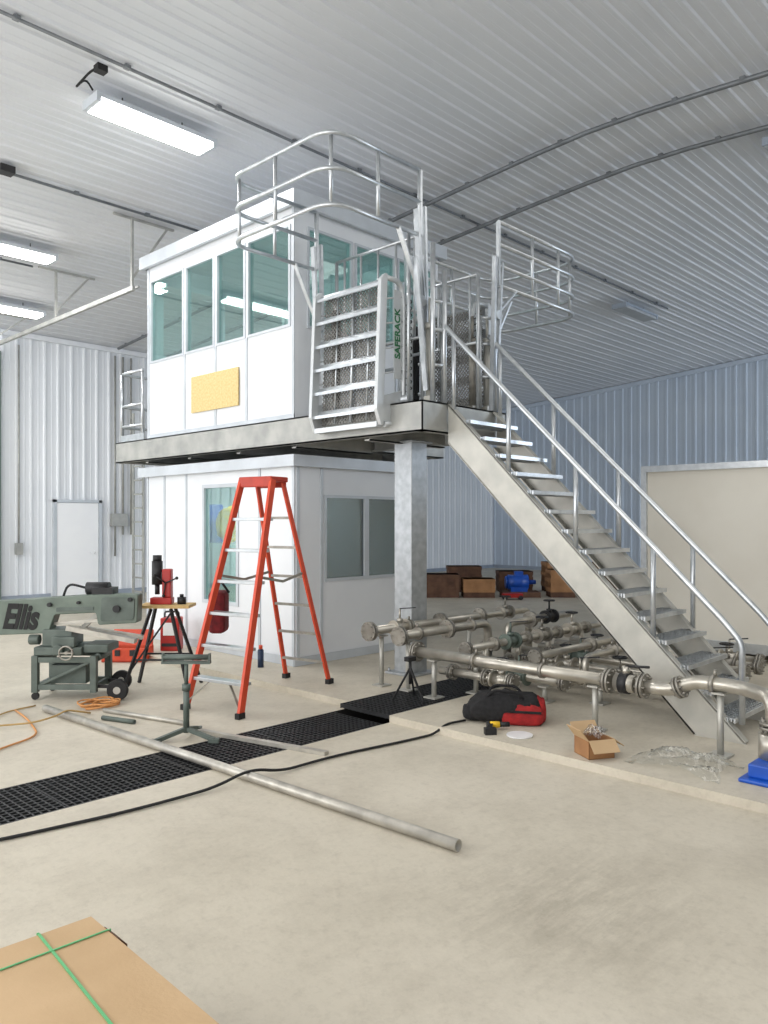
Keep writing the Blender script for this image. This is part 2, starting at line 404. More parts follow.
battens(t,[(FX-0.012,FX,y-0.02,y+0.02,Z0,3.93) for y in (7.86,8.52,9.24)]+[(FX-0.012,FX,y-0.02,y+0.02,Z0,5.27) for y in (6.97,10.18)]+[(x-0.02,x+0.02,SY-0.012,SY,Z0,3.93) for x in (6.66,7.42)])
bm=B(); box(bm,FX-0.015,FX,SY,Y1,Z0,Z0+0.06); part(t,'base_trim',bm,M_FRAMEW,True)
bm=B(); box(bm,FX-0.03,FX-0.012,8.0,9.04,3.13,3.6)
part(t,'board',bm,M_OSB,True,label='rough yellow wooden board fixed below the windows')
# ---------------------------------------------------------------- lower booth
t=thing('lower_enclosure','white enclosure with glazed door and sliding window beneath deck','booth',(6.77,8.59,0.06))
bm=B(); X1,Y1,Z0,Z1=7.8,10.23,0.062,2.40
box(bm,FX,FX+wt,SY,8.02,Z0,Z1); box(bm,FX,FX+wt,8.81,Y1,Z0,Z1); box(bm,FX,FX+wt,8.02,8.81,2.18,Z1); box(bm,FX,FX+wt,8.02,8.81,Z0,0.66)
box(bm,FX+wt,X1,SY,SY+wt,Z0,1.0); box(bm,FX+wt,X1,SY,SY+wt,2.02,Z1); box(bm,FX+wt,6.18,SY,SY+wt,1.0,2.02); box(bm,7.58,X1,SY,SY+wt,1.0,2.02)
box(bm,FX+wt,X1,Y1-wt,Y1,Z0,Z1); box(bm,X1-wt,X1,SY+wt,Y1-wt,Z0,Z1)
part(t,'wall_panels',bm,M_WHITE,True)
bm=B(); box(bm,FX-0.1,X1+0.08,SY-0.1,Y1+0.08,2.40,2.46); box(bm,FX-0.1,FX-0.05,SY-0.1,Y1+0.08,2.33,2.40); box(bm,FX-0.05,X1+0.08,SY-0.1,SY-0.05,2.33,2.40)
part(t,'roof',bm,M_FRAMEW,True)
win(t,'y',8.02,8.81,0.66,2.18,FX,-1,M_GLASS,0.045)
win(t,'x',6.18,6.88,1.0,2.02,SY,-1,M_GLASS2,0.035); win(t,'x',6.88,7.58,1.0,2.02,SY,-1,M_GLASS2,0.035)
battens(t,[(FX-0.012,FX,y-0.02,y+0.02,Z0,2.33) for y in (6.97,7.6,9.2,9.75,10.2)]+[(x-0.02,x+0.02,SY-0.012,SY,Z0,2.33) for x in (5.78,6.14,7.62)])
bm=B(); box(bm,FX-0.02,FX-0.012,SY,Y1,Z0,0.16); box(bm,FX-0.02,X1,SY-0.02,SY-0.012,Z0,0.16); part(t,'base_trim',bm,M_FRAMEW,True)
bm=B(); box(bm,6.2,6.6,8.75,9.95,0.07,1.40)
solo('storage_cabinet','plain white cabinet standing inside the enclosure','cabinet',bm,M_WHITEF,loc=(6.4,9.3,0.07))
bm=B(); vs=ball(bm,(6.38,9.12,1.66),0.25,0.7,0.95,1.0,3)
for v in vs: v.co+=V((random.uniform(-.03,.03),random.uniform(-.03,.03),random.uniform(-.02,.02)))
solo('plastic_bag','crumpled yellow plastic bag on the cabinet','bag',bm,M_YEL,loc=(6.38,9.12,1.41))
bm=B(); box(bm,6.25,6.5,9.45,9.80,1.405,1.95)
solo('storage_bin','upright blue plastic bin on the cabinet','bin',bm,M_BLUE,loc=(6.38,9.6,1.405),bevel=0.02)
# ---------------------------------------------------------------- platform
t=thing('loading_platform','galvanised steel loading platform deck on square posts','platform',(6.37,5.75,0.06))
DZ0,DZ1=2.57,2.868
zm=(DZ0+DZ1)/2
def chan(p1,p2,inward):
    bm=B()
    p1=V(p1);p2=V(p2);i=V(inward)
    h=DZ1-DZ0
    beam(bm,p1+i*0.006,p2+i*0.006,0.012,h)
    for s in (1,-1):
        off=V((0,0,s*(h/2-0.008)))
        beam(bm,p1+i*0.04+off,p2+i*0.04+off,0.08,0.016)
    part(t,'deck_beam',bm,M_GALVD,True)
chan((5.66,4.96,zm),(5.66,11.0,zm),(1,0,0))
chan((5.66,4.96,zm),(7.02,4.96,zm),(0,1,0))
chan((7.02,4.96,zm),(7.02,6.93,zm),(-1,0,0))
chan((7.02,6.93,zm),(8.35,6.93,zm),(0,1,0))
chan((8.35,6.93,zm),(8.35,11.0,zm),(-1,0,0))
chan((5.66,11.0,zm),(8.35,11.0,zm),(0,-1,0))
for y in (5.75,6.93,8.0,9.1,10.2): chan((5.75,y,zm-0.03),(8.25 if y>6.94 else 6.95,y,zm-0.03),(0,1,0))
bm=B(); box(bm,5.74,8.27,7.01,10.92,DZ1-0.035,DZ1-0.001)
box(bm,5.74,6.94,5.04,7.01,DZ1-0.035,DZ1-0.001)
part(t,'deck_plate',bm,M_GALVD,True)
for cx,cy in ((6.37,5.75),(7.6,10.75)):
    bm=B(); a=0.125
    box(bm,cx-a,cx+a,cy-a,cy+a,0.085,DZ0); 
    box(bm,cx-0.2,cx+0.2,cy-0.2,cy+0.2,0.06,0.085); box(bm,cx-0.17,cx+0.17,cy-0.17,cy+0.17,DZ0-0.02,DZ0-0.001)
    for s in (-1,1):
        for q in (-1,1): cyl(bm,(cx+s*0.165,cy+q*0.165,0.085),(cx+s*0.165,cy+q*0.165,0.12),0.014,8)
    part(t,'support_column',bm,M_GALVC,True,bevel=0.008)
def guard(parent,pts,posts,z0=2.868,zt=3.88,r=0.022,m=None,mids=(3.4,)):
    bm=B()
    for z in (zt,)+tuple(mids): tube(bm,fillet([(x,y,z) for x,y in pts],0.08,3),r)
    for x,y in posts: tube(bm,[(x,y,z0),(x,y,zt)],r)
    part(parent,'guard_rail',bm,m or M_ALU,True)
guard(t,[(5.72,10.3),(5.72,10.94),(8.28,10.94),(8.28,10.3)],[(5.72,10.32),(5.72,10.92),(6.5,10.94),(7.3,10.94),(8.27,10.92),(8.28,10.32)],mids=(3.4,3.1))
bm=B(); box(bm,5.70,5.712,10.25,10.95,2.868,2.97); part(t,'toe_board',bm,M_ALU,True)
guard(t,[(6.96,6.0),(6.96,6.85)],[(6.96,6.05),(6.96,6.82)],mids=(3.2,3.55))
for x,y,zt,r in ((5.93,5.06,4.45,.026),(6.06,5.02,4.2,.026),(6.9,5.02,4.3,.026),(6.98,5.08,4.6,.026),(6.0,5.25,3.95,.026),(6.88,5.25,3.95,.026),(5.84,5.3,4.6,.02),(6.96,5.35,4.2,.02),(6.14,5.12,3.9,.018),(6.78,5.12,3.9,.018)):
    bm=B(); tube(bm,[(x,y,2.868),(x,y,zt)],r,10); part(t,'post',bm,M_ALU,True)
for xa,xb in (((5.93,5.06),(6.06,5.02)),((6.9,5.02),(6.98,5.08)),((6.06,5.02),(6.14,5.12)),((6.78,5.12),(6.9,5.02))):
    for z in (3.25,3.6,3.88):
        bm=B(); tube(bm,[xa+(z,),xb+(z,)],0.018); part(t,'cross_bar',bm,M_ALU,True)
for x,y in ((5.98,5.14),(6.93,5.14),(6.10,5.24),(6.80,5.24)):
    bm=B(); cyl(bm,(x,y,2.95),(x,y,3.65),0.04,16); cyl(bm,(x,y,3.65),(x,y,3.92),0.016,10); cyl(bm,(x,y,3.62),(x,y,3.68),0.05,16); box(bm,x-0.05,x+0.05,y-0.04,y+0.04,2.868,2.95); part(t,'spring_housing',bm,M_GALV if y<5.2 else M_FLG,True)
for p,q in (((5.90,5.12,3.0),(5.78,5.16,4.3)),((6.98,5.12,3.0),(7.08,5.1,4.1)),((5.96,5.2,3.9),(5.84,5.2,4.7)),((6.95,5.15,3.5),(7.3,5.1,4.15))):
    bm=B(); beam(bm,p,q,0.02,0.055,(0,1,0)); part(t,'bracket',bm,M_ALU,True)
# ---------------------------------------------------------------- folding gangways + cages
def gangway(sgn,cx,y0,y1,label):
    t=thing('folding_gangway',label,'gangway',(cx,(y0+y1)/2,2.87),group='folding gangways on the platform')
    def P(x,y,z): return (cx+sgn*x,y,z)
    xo,xi=0.25,-0.11
    zb,zt=2.60,4.14
    lean=-0.06
    def xf(z): return xo+lean*(z-zb)/(zt-zb)
    for y in (y0,y1):
        bm=B()
        prism(bm,[P(xf(zb)+0.03,y-0.022,zb+0.20),P(xf(zt)+0.03,y-0.022,zt-0.06),P(xf(zt)-0.03,y-0.022,zt),P(xf(zt)-0.06,y-0.022,zt),P(xf(zb)-0.06,y-0.022,zb+0.05),P(xf(zb)-0.03,y-0.022,zb+0.05)],(0,0.044,0))
        pts=fillet([P(xf(zt)-0.06,y,zt-0.03),P(xi+0.04,y,zt-0.03),P(xi-0.02,y,zt-0.2),P(xi-0.01,y,zb+0.35),P(xi+0.04,y,zb+0.10),P(xo-0.09,y,zb+0.06)],0.10,5)
        tube(bm,pts,0.028,8)
        for q in (0.2,0.36,0.52,0.68,0.84):
            z=zb+(zt-zb)*q; tube(bm,[P(xf(z)-0.04,y,z),P(xi,y,z+0.07)],0.010,6)
        prism(bm,[P(xo-0.02,y-0.012,zb+0.08),P(xo-0.02,y-0.012,zb+0.32),P(xi+0.03,y-0.012,zb+0.42),P(xi+0.03,y-0.012,zb+0.12)],(0,0.024,0))
        part(t,'side_frame',bm,M_ALUW,True,label='white thick rounded side frame')
    nT=6
    for i in range(nT):
        z=zb+0.22+i*(zt-zb-0.30)/(nT-1)
        bm=B()
        rot=Matrix.Rotation(0.95*sgn,3,'Y')
        obox(bm,P(xf(z)-0.045,(y0+y1)/2,z+0.01),(0.09,y1-y0-0.035,0.012),rot)
        obox(bm,P(xf(z)+0.004,(y0+y1)/2,z-0.02),(0.014,y1-y0-0.035,0.032))
        part(t,'tread',bm,M_ALU,True)
    bm=B()
    # expanded-metal diamond mesh
    W=y1-y0-0.06; Hh=zt-zb-0.18; st=0.045
    def Q(a,b):  # a along y, b along z
        return P(xo-0.11-0.05*b/Hh,y0+0.03+a,zb+0.12+b)
    k=0; c=-Hh
    while c<W:
        a0=max(c,0); b0=a0-c; a1=min(W,c+Hh); b1=a1-c
        if a1-a0>0.02:
            beam(bm,Q(a0,b0),Q(a1,b1),0.006,0.010)
            beam(bm,Q(W-a0,b0),Q(W-a1,b1),0.006,0.010)
        c+=st
    part(t,'mesh_screen',bm,M_MESH,True)
    ym=(y0+y1)/2
    for yy,r in ((ym-0.02,0.016),(ym-0.25,0.010),(ym+0.22,0.010)):
        bm=B(); tube(bm,[P(xo-0.08,yy,zb+0.12),P(xo-0.13,yy,zt-0.05)],r); part(t,'brace',bm,M_ALU,True)
    bm=B(); cyl(bm,P(xi,y0-0.1,2.93),P(xi,y1+0.05,2.93),0.045)
    part(t,'hinge_tube',bm,M_ALU,True)
    bm=B(); obox(bm,P(xo-0.04,ym,zb+0.06),(0.06,y1-y0-0.05,0.05)); part(t,'end_bar',bm,M_ALUW,True)
    bm=B(); pts=[P(xi-0.03+0.028*math.cos(a*0.8),y0-0.06+0.028*math.sin(a*0.8),3.0+a*0.0085) for a in range(110)]
    tube(bm,pts,0.006,5); part(t,'spring',bm,M_DARK,True)
    xx=sorted((P(xi,0,0)[0],P(-0.03,0,0)[0]))
    bm=B(); box(bm,xx[0],xx[1],y1-0.05,y1,zb+0.4,zt-0.15)
    part(t,'rubber_bumper',bm,M_RUB,True)
    return t
g=gangway(-1,5.74,5.39,6.36,'white folding gangway stair folded upright with wire mesh behind its treads')
bm=B(); box(bm,5.69,5.795,5.358,5.364,3.12,4.0); part(g,'name_plate',bm,M_ALUW,True)
mx=Matrix.Translation(V((5.742,5.356,3.57)))@Matrix.Rotation(math.radians(90),4,'X')@Matrix.Rotation(math.radians(90),4,'Z')
text_part(g,'lettering','SAFERACK',0.105,M_GREENT,mx,bold=0.003,label='green vertical lettering')
gangway(1,7.0,5.30,6.2,'white folding gangway stair folded upright facing the far side')
def cage(sgn,cx,y0,y1,ext,levels,label,rad=0.28):
    zt,zb=levels[0],levels[-1]
    t=thing('safety_cage',label,'safety cage',(cx,(y0+y1)/2,2.87),group='safety cages over the gangways')
    def P(x,y,z): return (cx+sgn*x,y,z)
    for z in levels:
        bm=B()
        tube(bm,fillet([P(-0.1,y0,z),P(ext,y0,z),P(ext,y1,z),P(-0.1,y1,z)],rad,7),0.022,8)
        part(t,'rail',bm,M_ALU,True)
    posts=[(-0.09,y0),(ext*0.33,y0),(ext*0.66,y0),(ext-rad*0.3,y0+rad*0.3),(ext,(y0+y1)/2),(ext-rad*0.3,y1-rad*0.3),(ext*0.45,y1),(-0.09,y1)]
    if sgn<0: posts=[(-0.09,y0),(ext*0.45,y0),(ext-rad*0.3,y0+rad*0.3),(ext,(y0+y1)/2),(ext-rad*0.3,y1-rad*0.3),(ext*0.45,y1),(-0.09,y1)]
    for x,y in posts:
        bm=B(); tube(bm,[P(x,y,zb),P(x,y,zt)],0.019); part(t,'post',bm,M_ALU,True)
    for y,yd in ((y0,y0),(y1,min(y1,6.8))):
        bm=B()
        beam(bm,P(-0.05,y,zb+0.25),P(-0.12,yd,3.55),0.03,0.06,(0,1,0))
        beam(bm,P(-0.22,yd,2.87),P(-0.16,y,zb+0.3),0.03,0.05,(0,1,0))
        beam(bm,P(0.22,y,zb),P(-0.14,yd,3.9),0.02,0.045,(0,1,0))
        beam(bm,P(-0.1,y,zb),P(-0.1,y,zt),0.03,0.04,(0,1,0))
        cyl(bm,P(-0.12,yd-0.03,3.9),P(-0.12,yd+0.03,3.9),0.05)
        part(t,'pivot_arm',bm,M_ALU,True)
    bm=B()
    yb=min(y1-0.12,6.8)
    for k in range(5):
        yy=y0+0.12+(yb-y0-0.12)*(0.1+0.8*k/4)
        tube(bm,[P(-0.3,yy,3.6),P(-0.3,yy,zb+0.1)],0.013)
    tube(bm,[P(-0.3,y0+0.12,zb+0.1),P(-0.3,yb,zb+0.1)],0.018);tube(bm,[P(-0.3,y0+0.12,3.6),P(-0.3,yb,3.6)],0.018)
    tube(bm,[P(-0.3,y0+0.12,2.87),P(-0.3,y0+0.12,zb+0.1)],0.02);tube(bm,[P(-0.3,yb,2.87),P(-0.3,yb,zb+0.1)],0.02)
    part(t,'gate',bm,M_ALU,True)
cage(-1,5.80,5.2,6.76,1.10,(5.2,4.88,4.55),'tall aluminium tube safety cage reaching out above the gangway')
cage(1,7.0,4.97,6.3,1.65,(4.90,4.66,4.43,4.22),'aluminium tube safety cage on the far side of the platform',0.38)
# ---------------------------------------------------------------- staircase
t=thing('staircase','steep galvanised steel staircase with open treads and tube handrails','stairs',(6.43,2.3,0.06))
def stringer(x,dirx):
    bm=B()
    T=0.012
    ytop,ybot=4.945,2.12
    h=0.38
    yb2=ybot+h*(ytop-ybot)/2.8
    poly=[(x,ybot,0.06),(x,ytop,2.86),(x,ytop,2.86-h),(x,yb2,0.06)]
    prism(bm,poly,(T,0,0))
    f=0.07*dirx
    beam(bm,(x+f/2,ybot+0.01,0.07),(x+f/2,ytop,2.855),0.07,0.014)
    beam(bm,(x+f/2,yb2,0.07),(x+f/2,ytop,2.86-h),0.07,0.014)
    part(t,'stringer',bm,M_GALV,True,label='wide galvanised channel stringer')
stringer(6.03,1); stringer(6.838,-1)
NS=15
for i in range(NS):
    y=2.12+(i+1)*(4.95-2.12)/(NS+1); z=0.06+(i+1)*2.8/(NS+1)
    bm=B(); yc=y+0.02
    box(bm,6.045,6.835,yc-0.115,yc-0.10,z-0.035,z); box(bm,6.045,6.835,yc+0.10,yc+0.112,z-0.035,z)
    for k in range(7): 
        yy=yc-0.085+k*0.029; box(bm,6.045,6.835,yy-0.004,yy+0.004,z-0.03,z)
    for k in range(12):
        xx=6.07+k*0.067; box(bm,xx-0.004,xx+0.004,yc-0.1,yc+0.1,z-0.02,z-0.003)
    part(t,'tread',bm,M_ALU,True)
for x in (6.06,6.83):
    bm=B()
    def zr(y): return 0.06+(y-2.12)*2.8/2.83
    H=0.72
    tube(bm,fillet([(x,2.16,0.2),(x,2.16,zr(2.16)+H-0.02),(x,2.3,zr(2.3)+H),(x,4.93,zr(4.93)+H),(x,5.05,zr(5.05)+H)],0.06,4),0.024,10)
    for y in (2.85,3.55,4.25,4.9): tube(bm,[(x,y,zr(y)-0.03),(x,y,zr(y)+H)],0.022,8)
    part(t,'handrail',bm,M_ALU,True)
# ---------------------------------------------------------------- ladder
t=thing('step_ladder','orange-red fibreglass step ladder standing open with aluminium steps','ladder',(4.65,6.10,0.0),math.radians(12))
H=2.10
def fr(z,s): return (-0.69+0.60*z/H, s*(0.33-0.14*z/H))
def rr(z,s): return (0.69-0.60*z/H, s*(0.28-0.12*z/H))
for fn,w in ((fr,0.066),(rr,0.048)):
    for s in (-1,1):
        bm=B(); a=fn(0.02,s); b=fn(H,s)
        beam(bm,(a[0],a[1],0.02 if fn is fr else 0.08),(b[0],b[1],H),w*0.45,w,(1,0,0)); 
        part(t,'rail',bm,M_RED)
        bm=B(); a0=fn(0.0,s); zf=0.0 if fn is fr else 0.06
        box(bm,a0[0]-0.04,a0[0]+0.04,a0[1]-0.025,a0[1]+0.025,zf,zf+0.05); part(t,'foot',bm,M_RUB)
for k in range(1,7):
    z=0.29*k; a=fr(z,1)
    bm=B(); box(bm,a[0]-0.02,a[0]+0.085,-a[1],a[1],z-0.03,z); part(t,'step',bm,M_ALU,bevel=0.004)
for s in (-1,1):
    a=fr(0.29,1); bm=B(); beam(bm,(a[0]+0.02,s*(a[1]-0.2),0.27),(fr(0.05,1)[0],s*a[1],0.08),0.02,0.01); part(t,'brace',bm,M_FLG)
for k in range(1,7):
    z=0.29*k; a=rr(z,1); bm=B(); beam(bm,(a[0],-a[1],z),(a[0],a[1],z),0.02,0.026); part(t,'rear_brace',bm,M_FLG)
for s in (-1,1):
    bm=B(); beam(bm,(fr(1.2,s)[0],fr(1.2,s)[1],1.2),(0,s*0.24,1.14),0.006,0.025); beam(bm,(rr(1.2,s)[0],rr(1.2,s)[1],1.2),(0,s*0.24,1.14),0.006,0.025)
    part(t,'spreader',bm,M_FLG)
bm=B(); box(bm,-0.13,0.13,-0.20,0.20,H-0.02,H+0.03); box(bm,-0.13,-0.10,-0.19,0.19,H-0.07,H); box(bm,0.10,0.13,-0.18,0.18,H-0.07,H)
part(t,'top_cap',bm,M_REDD,bevel=0.01)
# ---------------------------------------------------------------- trench grates
def grate_mesh(L):
    bm=B(); W=TY1-TY0-0.02
    n=13
    for i in range(n): 
        y=-W/2+W*i/(n-1); box(bm,-L/2,L/2,y-0.006,y+0.006,-0.04,0)
    k=int(L/0.045)
    for i in range(k+1):
        x=-L/2+0.006+(L-0.012)*i/k; box(bm,x-0.006,x+0.006,-W/2,W/2,-0.035,-0.002)
    return bm
def grates(xs,L,z):
    first=mk('drain_grate',grate_mesh(L),M_BLACKP)
    first.location=(xs[0],(TY0+TY1)/2,z)
    first['label']='black grid trench drain grate set in the floor'; first['category']='drain grate'; first['group']='trench drain grates'
    for x in xs[1:]:
        c=first.copy(); c.location=(x,(TY0+TY1)/2,z); COL.objects.link(c)
grates([-0.62+0.9*i+0.45 for i in range(6)],0.895,0.0)
grates([4.86+0.9*i+0.45 for i in range(4)],0.895,0.06)
# ---------------------------------------------------------------- pipes manifold
t=thing('pipe_manifold','stainless steel pipe manifold with flanges and valves on low stands','pipework',(6.4,4.2,0.06))
def pipe(pts,r=0.058,fil=0.12):
    bm=B(); tube(bm,fillet(pts,fil,6) if len(pts)>2 else pts,r,16); return part(t,'pipe',bm,M_STAIN,True)
def flange(p,ax,r=0.095,m=None):
    bm=B(); p=V(p);a=V(ax).normalized(); n,b=frame(a)
    for s in (-1,1):
        cyl(bm,p+a*(s*0.005),p+a*(s*0.024),r,20)
    for k in range(8):
        o=(n*math.cos(k*math.pi/4)+b*math.sin(k*math.pi/4))*r*0.8
        cyl(bm,p+o-a*0.042,p+o+a*0.042,0.008,6)
    part(t,'flange',bm,m or M_FLG,True)
def valve(p,ax,wheel=True,h=0.19,m=None):
    bm=B(); p=V(p);a=V(ax).normalized()
    ball(bm,p,0.062); cyl(bm,p-a*0.09,p+a*0.09,0.052,16); cyl(bm,p-a*0.10,p-a*0.08,0.08,16); cyl(bm,p+a*0.08,p+a*0.10,0.08,16)
    cyl(bm,p+V((0,0,0.05)),p+V((0,0,0.09)),0.034,12); cyl(bm,p+V((0,0,0.08)),p+V((0,0,h)),0.011,8)
    v=part(t,'valve',bm,m or M_STAIN,True)
    bm=B(); c=p+V((0,0,h))
    if wheel:
        tube(bm,[c+V((math.cos(k*math.pi/8)*0.062,math.sin(k*math.pi/8)*0.062,0)) for k in range(16)],0.009,6,True)
        for k in range(3):
            an=k*math.pi/3; d=V((math.cos(an),math.sin(an),0))*0.062; tube(bm,[c-d,c+d],0.006,6)
        part(v,'handwheel',bm,M_DARK,True)
    else:
        beam(bm,c,c+V((0.05,-0.17,0.02)),0.022,0.010); part(v,'lever',bm,M_DARK,True)
def clamp(p,ax):
    bm=B(); p=V(p);a=V(ax).normalized(); cyl(bm,p-a*0.015,p+a*0.015,0.066,16); cyl(bm,p+V((0,0,0.055))-a*0.012,p+V((0,0,0.10))-a*0.012,0.012,8)
    part(t,'clamp',bm,M_FLG,True)
def stand(x,y,z,r=0.024):
    bm=B(); cyl(bm,(x,y,0.07),(x,y,z-0.05),r,12); box(bm,x-0.07,x+0.07,y-0.07,y+0.07,0.062,0.075); box(bm,x-0.05,x+0.05,y-0.045,y+0.045,z-0.065,z-0.052)
    part(t,'stand',bm,M_GALV,True)
PZ=0.62
pipe([(5.50,5.52,PZ),(8.3,5.52,PZ),(8.3,5.52,0.1)],0.044); flange((5.51,5.52,PZ),(1,0,0)); flange((6.6,5.52,PZ),(1,0,0)); flange((7.3,5.52,PZ),(1,0,0)); clamp((6.1,5.52,PZ),(1,0,0))
pipe([(5.58,5.18,PZ-0.02),(7.0,5.18,PZ-0.02),(7.0,5.18,0.08)],0.046); flange((5.58,5.18,PZ-0.02),(1,0,0)); flange((6.3,5.18,PZ-0.02),(1,0,0)); flange((7.0,5.18,0.35),(0,0,1)); clamp((6.7,5.18,PZ-0.02),(1,0,0)); clamp((5.85,5.18,PZ-0.02),(1,0,0))
pipe([(7.25,5.1,0.08),(7.25,5.1,PZ-0.04),(8.6,5.1,PZ-0.04)],0.044); flange((7.25,5.1,0.35),(0,0,1)); flange((7.7,5.1,PZ-0.04),(1,0,0))
CX=5.62
pipe([(CX,5.0,0.47),(CX,2.98,0.47)],0.050); flange((CX,4.99,0.47),(0,1,0)); flange((CX,3.0,0.47),(0,1,0))
flange((CX,2.72,0.47),(0,1,0)); clamp((CX,4.3,0.47),(0,1,0)); clamp((CX,3.6,0.47),(0,1,0))
bm=B(); cyl(bm,(CX,2.94,0.47),(CX,2.78,0.47),0.068,20); cyl(bm,(CX,2.86,0.53),(CX,2.86,0.60),0.03,12); v=part(t,'valve',bm,M_STAIN,True)
bm=B(); tube(bm,[(CX,2.86,0.60),(CX-0.03,2.66,0.62)],0.010,8); part(v,'lever',bm,M_DARK,True)
bm=B(); cyl(bm,(CX,2.90,0.47),(CX,2.83,0.47),0.08,20); part(t,'gasket',bm,M_DARK,True)
pipe([(CX,2.74,0.47),(CX,2.5,0.47),(CX,2.34,0.56),(CX,2.0,0.56),(5.43,1.74,0.56),(5.43,1.74,0.36)],0.050,0.12)
flange((CX,2.44,0.50),(0,1,-0.45),0.08); clamp((CX,2.2,0.56),(0,1,0))
flange((5.43,1.74,0.38),(0,0,1),0.085)
runs=((5.92,4.95,4.1,0.26,(4.8,)),(6.20,4.95,3.75,0.26,(4.75,)),(6.48,4.95,3.45,0.26,(4.75,)),(6.76,4.95,3.2,0.26,(4.75,)),(7.04,4.95,2.9,0.26,(4.7,)),(7.32,4.95,2.7,0.30,(4.6,)),(7.66,4.95,2.7,0.30,(4.6,3.3)),(8.00,4.95,2.7,0.30,(4.4,3.3)),(8.34,4.95,2.8,0.30,(4.4,3.5)))
for i,(x,ya,yb,z,fs) in enumerate(runs):
    pipe([(x,ya,z),(x,yb,z)],0.040)
    for y in fs: flange((x,y,z),(0,1,0),0.075)
    flange((x,yb,z),(0,1,0),0.075)
    flange((x,ya-0.55,z),(0,1,0),0.075)
    valve((x,ya-0.72,z),(0,1,0),i%2==0,m=(M_GRNV if i%4==1 else M_STAIN))
    if yb<3.6: valve((x,yb+0.3,z),(0,1,0),i%2==1,m=M_FLG if i%2 else M_STAIN)
pipe([(5.9,4.62,0.50),(8.4,4.62,0.50)],0.038)
for x in (5.9,6.34,6.9,7.5,8.1): flange((x,4.62,0.50),(1,0,0),0.07)
for x in (6.20,6.76,7.32,8.0): pipe([(x,4.62,0.27),(x,4.62,0.50)],0.03)
pipe([(6.48,3.7,0.26),(6.48,3.7,0.46),(7.66,3.7,0.46),(7.66,3.7,0.30)],0.032,0.1); clamp((7.0,3.7,0.46),(1,0,0))
pipe([(6.2,4.05,0.46),(8.34,4.05,0.46)],0.036); flange((6.2,4.05,0.46),(1,0,0),0.07); flange((7.2,4.05,0.46),(1,0,0),0.07); flange((7.85,4.05,0.46),(1,0,0),0.07)
for p,a,w,m in (((5.95,5.52,PZ),(1,0,0),False,None),((6.62,4.62,0.50),(1,0,0),False,M_GRNV),((7.2,4.62,0.50),(1,0,0),True,M_FLG),((7.8,4.62,0.5),(1,0,0),True,None),((8.1,5.1,PZ-0.04),(1,0,0),True,M_DARK),((7.8,5.52,PZ),(1,0,0),True,M_FLG)):
    valve(p,a,w,m=m)
for x,y,z in ((5.68,5.52,PZ),(7.1,5.52,PZ),(5.70,5.18,PZ-0.02),(CX,4.78,0.47),(CX,3.12,0.47),(CX,2.15,0.56),(6.20,3.95,0.26),(6.48,3.55,0.26),(7.04,3.05,0.26),(7.66,3.9,0.30),(8.00,3.6,0.30),(7.66,2.8,0.30),(7.32,3.3,0.30),(8.34,3.1,0.30),(8.3,4.62,0.50),(6.05,4.62,0.50)):
    stand(x,y,z)
# pump
t=thing('pump','stainless pump with vertical inlet on a blue base','pump',(5.38,1.62,0.06))
bm=B(); box(bm,5.14,5.66,1.2,1.86,0.06,0.085); box(bm,5.2,5.6,1.25,1.82,0.085,0.17); part(t,'base',bm,M_BLUE,True,bevel=0.01)
bm=B(); cyl(bm,(5.43,1.74,0.17),(5.43,1.74,0.33),0.09,20); cyl(bm,(5.43,1.76,0.26),(5.43,1.40,0.26),0.08,20); part(t,'pump_body',bm,M_STAIN,True)
bm=B(); cyl(bm,(5.43,1.40,0.27),(5.43,1.12,0.27),0.1,20)
part(t,'motor',bm,M_BLUE,True)
# ---------------------------------------------------------------- truck box
t=thing('box_trailer','cream panelled cargo box with aluminium edge rails','trailer',(11.2,1.9,0))
bm=B(); box(bm,10.0,12.4,-1.0,4.82,0.12,2.38); part(t,'body',bm,M_BOXW,True)
for b in ((9.96,10.02,-1.0,4.86,2.36,2.44),(10.02,12.44,4.80,4.86,2.36,2.44),(9.96,10.02,4.78,4.86,0.1,2.36),(9.96,10.02,-1.0,4.78,0.1,0.22),(12.38,12.44,4.78,4.86,0.1,2.36)):
    bm=B(); box(bm,*b); part(t,'edge_rail',bm,M_ALU,True)
for y in (-0.5,2,4.4):
    bm=B(); box(bm,10.2,12.2,y-0.06,y+0.06,0,0.12); part(t,'skid',bm,M_BROWN,True)
# ---------------------------------------------------------------- bandsaw
R=math.radians(-46)
t=thing('band_saw','grey-green horizontal metal band saw on a wheeled base','band saw',(3.53,7.52,0),R)
bm=B()
for x in (-0.38,0.18):
    for y in (-0.2,0.2): box(bm,x-0.03,x+0.03,y-0.03,y+0.03,0.07,0.42)
for z in (0.12,0.38):
    for y in (-0.2,0.2): box(bm,-0.38,0.18,y-0.02,y+0.02,z-0.025,z+0.025)
    for x in (-0.38,0.18): box(bm,x-0.02,x+0.02,-0.2,0.2,z-0.025,z+0.025)
box(bm,-0.26,0.08,-0.14,0.14,0.14,0.32)
beam(bm,(-0.38,-0.2,0.12),(0.18,-0.2,0.38),0.02,0.025)
part(t,'base_frame',bm,M_GREENM,bevel=0.004)
bm=B(); box(bm,-0.40,0.06,-0.2,0.2,0.42,0.50); box(bm,-0.34,-0.05,-0.15,0.15,0.50,0.66); box(bm,0.06,0.3,-0.16,0.16,0.44,0.52); box(bm,-0.22,0.0,-0.22,-0.14,0.5,0.6)
cyl(bm,(-0.15,-0.2,0.48),(-0.15,-0.26,0.48),0.05); cyl(bm,(-0.38,-0.1,0.56),(-0.48,-0.1,0.56),0.05); cyl(bm,(0.2,-0.16,0.40),(0.2,0.16,0.40),0.035); part(t,'bed',bm,M_GREENM,bevel=0.01)
